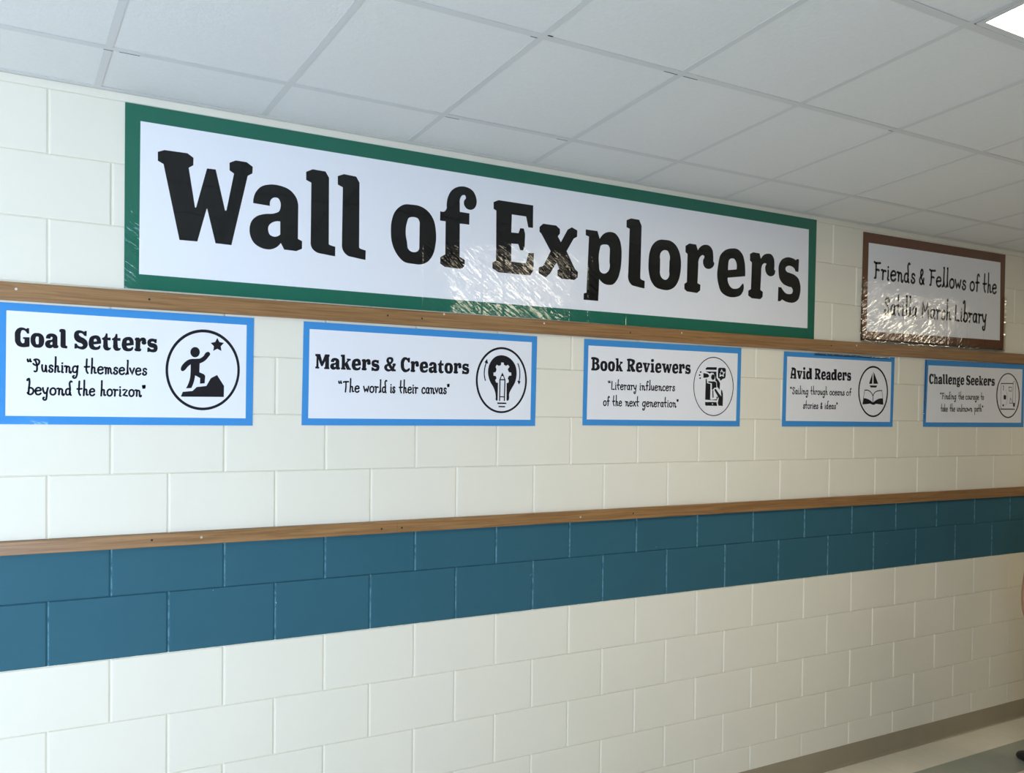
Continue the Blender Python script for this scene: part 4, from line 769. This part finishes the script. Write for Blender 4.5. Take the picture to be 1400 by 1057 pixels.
# ------------------------------------------------------------------ banner, sign and posters
def glyph_contours(ch): return [curve_points(parse(s), True, 6) for s in GLYPHS[ch]]
GLYPH_CACHE = {ch: glyph_contours(ch) for ch in GLYPHS}
GLYPH_W = {ch: max(p.x for c in cs for p in c) for ch, cs in GLYPH_CACHE.items()}
GAP = 0.075
BOLD = 0.035
def heading_word(bm, word, h, x0, z0, x1, z1, fn):
    total = sum(GLYPH_W[c] for c in word) + GAP * (len(word) - 1)
    sx = (x1 - x0) / total; u = 0.0
    for ch in word:
        def f(px, py, u=u):
            X = x0 + (u + px) * sx
            return fn(X, z0 + (z1 - z0) * (X - x0) / (x1 - x0) + py * h)
        fill(bm, GLYPH_CACHE[ch], f)
        for c in GLYPH_CACHE[ch]: stroke(bm, c + [c[0]], BOLD, f, 2)
        u += GLYPH_W[ch] + GAP
HGAP = 0.16
def hand_word(bm, word, h, x0, z0, x1, z1, fn, pen):
    total = sum(HAND[c][0] + HGAP for c in word) - 0.08 - HGAP
    x0 += pen * h * 0.5; x1 -= pen * h * 0.5
    sx = (x1 - x0) / total; u = 0.0
    for ch in word:
        w, strokes = HAND[ch]
        for s in strokes:
            pts = parse(s); pts = [(p, 'c' if ch in 'MTLFkxzvw' else 's') for p, _ in pts]
            cp = curve_points(pts, False, 5) if len(pts) > 2 else [p for p, _ in pts]
            q = []
            for p in cp:
                X = x0 + (u + p.x) * sx
                q.append(Vector((X, z0 + (z1 - z0) * (X - x0) / (x1 - x0) + p.y * h)))
            stroke(bm, q, pen * h, fn)
        u += w + HGAP
def quad_slab(bm, q, y0, y1, o, nx=1):
    """a thin sheet with the four given corners (top-left, top-right, bottom-right, bottom-left)."""
    f = [bm.verts.new((x - o[0], y0 - o[1], z - o[2])) for x, z in q]
    b = [bm.verts.new((x - o[0], y1 - o[1], z - o[2])) for x, z in q]
    bm.faces.new(f[::-1]); bm.faces.new(b)
    for i in range(4): bm.faces.new((f[i], f[(i + 1) % 4], b[(i + 1) % 4], b[i]))
    bmesh.ops.recalc_face_normals(bm, faces=bm.faces[:])
Y_BACK, Y_BORDER, Y_SHEET, Y_INK = -0.0016, -0.0034, -0.0038, -0.0041
def board(name, key, label, cat, m_border, m_sheet, border_label, group=None):
    q = QUADS[key]; qi = QUADS[key + '_in']
    cx = sum(p[0] for p in q) / 4; zb = min(p[1] for p in q)
    o = thing(name, label, cat, (cx, 0, zb), group)
    L = o.location
    bm = newbm(); quad_slab(bm, q, Y_BORDER, Y_BACK, L)
    b = mesh_object('border', bm, m_border, o); b['label'] = border_label
    bm = newbm(); quad_slab(bm, qi, Y_SHEET, Y_BORDER - 0.0001, L)
    s = mesh_object('sheet', bm, m_sheet, o); s['label'] = 'white printed sheet'
    fn = lambda x, z: (x - L.x, Y_INK - L.y, z - L.z)
    return o, fn
def text_lines(key, o, fn, ink, pen):
    for kind, h, words in LINES[key]:
        if kind == 'H':                                  # the bold heading is one printed line
            bm = newbm()
            for w, x0, z0, x1, z1 in words: heading_word(bm, w, h, x0, z0, x1, z1, fn)
            mesh_object('heading', bm, ink, o)['label'] = 'bold black heading ' + ' '.join(w[0] for w in words)
            continue
        for w, x0, z0, x1, z1 in words:
            bm = newbm(); hand_word(bm, w, h, x0, z0, x1, z1, fn, pen)
            mesh_object('handwritten_word', bm, ink, o)['label'] = 'black handwritten word ' + w.strip('“”')

o, fn = board('wall_banner', 'banner', 'long white banner with thick green border reading Wall of Explorers in big black letters', 'banner', M_BAN_GREEN, M_BAN_PAPER, 'dark green banner border')
for ch, cs in BANNER_LETTERS:
    bm = newbm(); fill(bm, [curve_points(parse(s), True, 8) for s in cs], fn)
    t = mesh_object('letter', bm, M_BAN_INK, o); t['label'] = 'big black letter ' + ch
o, fn = board('library_sign', 'bw', 'brown bordered sign right of the banner with handwritten lettering about a library', 'sign', M_SGN_BROWN, M_SGN_PAPER, 'dark brown border')
text_lines('bw', o, fn, M_SGN_INK, 0.25)
# loose clear film standing out round the left, bottom and right edges of the brown sign
def film_rim(o, path, wmin, wmax, lift):
    """path: (x, z, outward dx, outward dz) points along an edge of the sheet."""
    bm = newbm(); L = o.location; prev = None
    for x, z, dx, dz in path:
        w = random.uniform(wmin, wmax); y = Y_BORDER - 0.0006
        a = bm.verts.new((x - dx * 0.012 - L.x, y, z - dz * 0.012 - L.z))
        b = bm.verts.new((x + dx * w * .4 - L.x, y - 0.003 - lift * random.random(), z + dz * w * .4 - L.z))
        c = bm.verts.new((x + dx * w - L.x, y - 0.001 - lift * random.random(), z + dz * w - L.z))
        if prev:
            bm.faces.new((prev[0], prev[1], b, a)); bm.faces.new((prev[1], prev[2], c, b))
        prev = (a, b, c)
    bm.normal_update()
    for f in bm.faces:
        if f.normal.y > 0: f.normal_flip()
    e = mesh_object('laminate_edge', bm, M_FILM, o, smooth=True); e['label'] = 'loose clear film edge'
def edge_path(p, q, n, d, t0=0.0, t1=1.0):
    return [(p[0] + (q[0] - p[0]) * (t0 + (t1 - t0) * i / n), p[1] + (q[1] - p[1]) * (t0 + (t1 - t0) * i / n), d[0], d[1]) for i in range(n + 1)]
_q = QUADS['bw']
film_rim(o, edge_path(_q[0], _q[3], 30, (-1, 0), 0.45, 1.0) + edge_path(_q[3], _q[2], 80, (0, -1)) + edge_path(_q[2], _q[1], 30, (1, 0), 0.0, 0.55), 0.011, 0.015, 0.007)

POSTERS = [('gs', 'blue bordered poster headed Goal Setters with a climber and star emblem'),
           ('mc', 'blue bordered poster headed Makers & Creators with a light bulb and pencil emblem'),
           ('br', 'blue bordered poster headed Book Reviewers with a phone and megaphone emblem'),
           ('ar', 'blue bordered poster headed Avid Readers with a sailboat and open book emblem'),
           ('cs', 'blue bordered poster headed Challenge Seekers with a treasure map emblem')]
for key, label in POSTERS:
    o, fn = board('reader_poster', key, label, 'poster', M_BLUE, M_PAPER, 'sky blue border', 'blue bordered posters under the upper rail')
    text_lines(key, o, fn, M_INK, 0.27)
    if key == 'ar': film_rim(o, edge_path(QUADS[key][0], QUADS[key][1], 60, (0, 1), 0.25, 0.95), 0.001, 0.003, 0.002)
    if key == 'cs': film_rim(o, edge_path(QUADS[key][0], QUADS[key][3], 30, (-1, 0), 0.0, 0.9), 0.001, 0.004, 0.002)
    ring = None
    for name, shapes, strokes in ICONS[key]:
        bm = newbm()
        for sh in shapes: fill(bm, [curve_points(parse(s), True, 5) for s in sh], fn)
        for s, w in strokes: stroke(bm, curve_points(parse(s), False, 6), w, fn)
        p = mesh_object(name, bm, M_INK, o if ring is None else ring)
        if ring is None: ring = p; p['label'] = 'black circular emblem'


# ------------------------------------------------------------------ person at the right edge of the frame
def skin_mesh(name, joints, bones, material, parent, levels=2, root=0):
    me = bpy.data.meshes.new(name)
    me.from_pydata([j[0] for j in joints], bones, [])
    o = bpy.data.objects.new(name, me); COL.objects.link(o)
    md = o.modifiers.new('Skin', 'SKIN'); md.use_smooth_shade = True
    for i, j in enumerate(joints):
        r = j[1] if isinstance(j[1], tuple) else (j[1], j[1])
        me.skin_vertices[0].data[i].radius = r
        me.skin_vertices[0].data[i].use_root = (i == root)
    sd = o.modifiers.new('Sub', 'SUBSURF'); sd.levels = levels; sd.render_levels = levels
    dg = bpy.context.evaluated_depsgraph_get()
    ev = bpy.data.meshes.new_from_object(o.evaluated_get(dg))
    bpy.data.objects.remove(o)
    ev.name = name
    ev.materials.clear(); ev.materials.append(material)
    for p in ev.polygons: p.use_smooth = True
    r = bpy.data.objects.new(name, ev); COL.objects.link(r)
    r.parent = parent
    return r
def skin_tone():
    m = mat('skin', (0.48, 0.25, 0.17), 0.5, 0.4)
    p = pos(m)
    LK(m, mixc(m, noise(m, 18, 3, 0.6, p), (0.44, 0.22, 0.145), (0.53, 0.29, 0.20)), bsdf(m).inputs['Base Color'])
    bsdf(m).inputs['Subsurface Weight'].default_value = 0.1
    bsdf(m).inputs['Subsurface Radius'].default_value = (0.01, 0.004, 0.002)
    return m
def cloth(name, c):
    m = mat(name, c, 0.85, 0.2); p = pos(m)
    LK(m, bump(m, noise(m, 300, 2, 0.5, p), 0.3, 0.001), bsdf(m).inputs['Normal'])
    return m
def person():
    o = thing('person', 'person in navy shirt at the right frame edge, only a bare bent elbow showing', 'person', (5.185, -0.50, 0.0))
    SK = skin_tone()
    J = []; B = []
    def j(x, y, z, r): J.append(((x, y, z), r)); return len(J) - 1
    def chain(*ids):
        for a, b in zip(ids, ids[1:]): B.append((a, b))
    pel = j(0, 0, 0.94, (0.125, 0.095)); waist = j(0, 0.01, 1.06, (0.125, 0.095)); chest = j(0, 0, 1.26, (0.15, 0.11))
    up = j(0, -0.01, 1.38, (0.11, 0.085)); neck = j(0, 0.0, 1.46, 0.052); nk2 = j(0, 0.012, 1.52, 0.050)
    jaw = j(0, 0.03, 1.565, (0.060, 0.070)); head = j(0, 0.02, 1.64, (0.074, 0.092)); crown = j(0, 0.01, 1.70, (0.062, 0.075))
    chain(pel, waist, chest, up, neck, nk2, jaw, head, crown)
    for s in (-1, 1):
        sh = j(0.165 * s, -0.01, 1.385, 0.058)
        if s < 0:   # hand on hip, elbow pushed out towards the left
            el0 = j(-0.318, -0.025, 1.225, 0.045); el = j(-0.384, -0.035, 1.075, 0.040)
            fa = j(-0.345, -0.020, 0.960, 0.039); wr = j(-0.262, -0.015, 0.850, 0.027); pm = j(-0.222, -0.012, 0.805, (0.020, 0.036))
            fdir = Vector((0.25, 0.12, -0.95)).normalized(); side = Vector((0.0, 0.99, 0.12)).normalized()
        else:
            el0 = j(0.235, -0.015, 1.24, 0.046); el = j(0.265, -0.01, 1.10, 0.038)
            fa = j(0.275, 0.02, 0.98, 0.036); wr = j(0.275, 0.045, 0.86, 0.026); pm = j(0.272, 0.055, 0.80, (0.020, 0.036))
            fdir = Vector((-0.05, 0.12, -1)).normalized(); side = Vector((0.0, 1.0, 0.12)).normalized()
        chain(up, sh, el0, el, fa, wr, pm)
        base = Vector(J[pm][0])
        for k, (off, ln) in enumerate(((0.027, 0.070), (0.009, 0.080), (-0.009, 0.074), (-0.026, 0.058))):
            a = base + side * off + fdir * 0.030
            curl = Vector((0.15, 0.1, 0)) if s < 0 else Vector((-0.35, 0.1, 0))
            b_ = a + (fdir + curl * 0.15).normalized() * ln * 0.5; c_ = b_ + (fdir + curl * 0.5).normalized() * ln * 0.5
            ids = [j(*a, 0.0088), j(*b_, 0.0082), j(*c_, 0.0068)]
            chain(pm, *ids)
        ta = base + side * 0.034 + fdir * 0.0; tb = ta + (fdir * 0.7 + side * 0.7).normalized() * 0.030; tc = tb + (fdir * 0.95 + side * 0.2).normalized() * 0.026
        chain(pm, j(*ta, 0.0105), j(*tb, 0.0095), j(*tc, 0.0075))
        hip = j(0.082 * s, 0, 0.86, (0.080, 0.088)); kn = j(0.105 * s, 0.012, 0.49, 0.058); cf = j(0.11 * s, -0.014, 0.34, 0.056); an = j(0.100 * s, -0.02, 0.095, 0.038)
        fx = 0.100 * s + (0.0 if s < 0 else 0.03)
        hl = j(0.100 * s, -0.045, 0.045, 0.034); ft = j(fx, 0.075, 0.040, (0.038, 0.028)); toe = j(fx + (-0.01 if s < 0 else 0.01), 0.135, 0.030, (0.032, 0.018))
        chain(pel, hip, kn, cf, an, ft, toe); B.append((an, hl))
    body = skin_mesh('body', J, B, SK, o)
    # face
    MW = mat('eye_white', (0.8, 0.78, 0.75), 0.3); MD = mat('dark_hair', (0.03, 0.018, 0.012), 0.55); ML = mat('lips', (0.36, 0.12, 0.10), 0.5)
    def blob(name, lst, m):
        bm = newbm()
        for c, r in lst:
            bmesh.ops.create_uvsphere(bm, u_segments=14, v_segments=10, radius=1.0, matrix=Matrix.Translation(c) @ Matrix.Diagonal((*r, 1)))
        return mesh_object(name, bm, m, o, smooth=True)
    for s in (-1, 1):
        blob('eye', [((s * 0.029, 0.094, 1.635), (0.012, 0.010, 0.008))], MW)
        blob('ear', [((s * 0.076, 0.012, 1.622), (0.010, 0.018, 0.028))], SK)
    blob('nose', [((0, 0.116, 1.605), (0.011, 0.016, 0.016)), ((0, 0.108, 1.625), (0.008, 0.012, 0.022))], SK)
    blob('mouth', [((0, 0.096, 1.573), (0.022, 0.010, 0.006))], ML)
    hair = [((0, -0.012, 1.668), (0.088, 0.098, 0.088)), ((0, -0.05, 1.60), (0.080, 0.062, 0.10)), ((0, -0.06, 1.52), (0.072, 0.045, 0.10))]
    blob('hair', hair, MD)
    # shirt with short sleeves
    MS = cloth('navy_cotton', (0.03, 0.045, 0.10))
    a = [((0, 0, 0.87), (0.185, 0.145)), ((0, 0.0, 0.97), (0.175, 0.136)), ((0, 0.005, 1.08), (0.14, 0.112)), ((0, 0, 1.26), (0.165, 0.125)), ((0, -0.01, 1.385), (0.122, 0.10)), ((0, 0, 1.44), (0.062, 0.062)),
         ((-0.165, -0.01, 1.39), 0.070), ((-0.285, -0.022, 1.275), 0.062), ((0.165, -0.01, 1.39), 0.070), ((0.222, -0.014, 1.26), 0.062)]
    skin_mesh('shirt', a, [(0, 1), (1, 2), (2, 3), (3, 4), (4, 5), (4, 6), (6, 7), (4, 8), (8, 9)], MS, o)
    MT = cloth('dark_denim', (0.035, 0.045, 0.065))
    a = [((0, 0, 1.03), (0.128, 0.10)), ((0, 0, 0.94), (0.160, 0.122))]; bn = [(0, 1)]
    for s in (-1, 1):
        k = len(a)
        a += [((0.090 * s, 0, 0.82), (0.106, 0.112)), ((0.106 * s, 0.01, 0.49), 0.074), ((0.11 * s, -0.014, 0.32), 0.070), ((0.100 * s, -0.018, 0.085), 0.060)]
        bn += [(1, k), (k, k + 1), (k + 1, k + 2), (k + 2, k + 3)]
    skin_mesh('trousers', a, bn, MT, o)
    MK = mat('black_leather', (0.012, 0.012, 0.013), 0.35)
    for s in (-1, 1):
        fx = 0.100 * s + (0.0 if s < 0 else 0.03)
        a = [((0.100 * s, -0.055, 0.046), (0.040, 0.044)), ((0.100 * s, -0.02, 0.055), (0.045, 0.050)), ((fx, 0.075, 0.042), (0.049, 0.040)), ((fx + (-0.01 if s < 0 else 0.01), 0.150, 0.030), (0.040, 0.028))]
        skin_mesh('shoe', a, [(0, 1), (1, 2), (2, 3)], MK, o)
person()
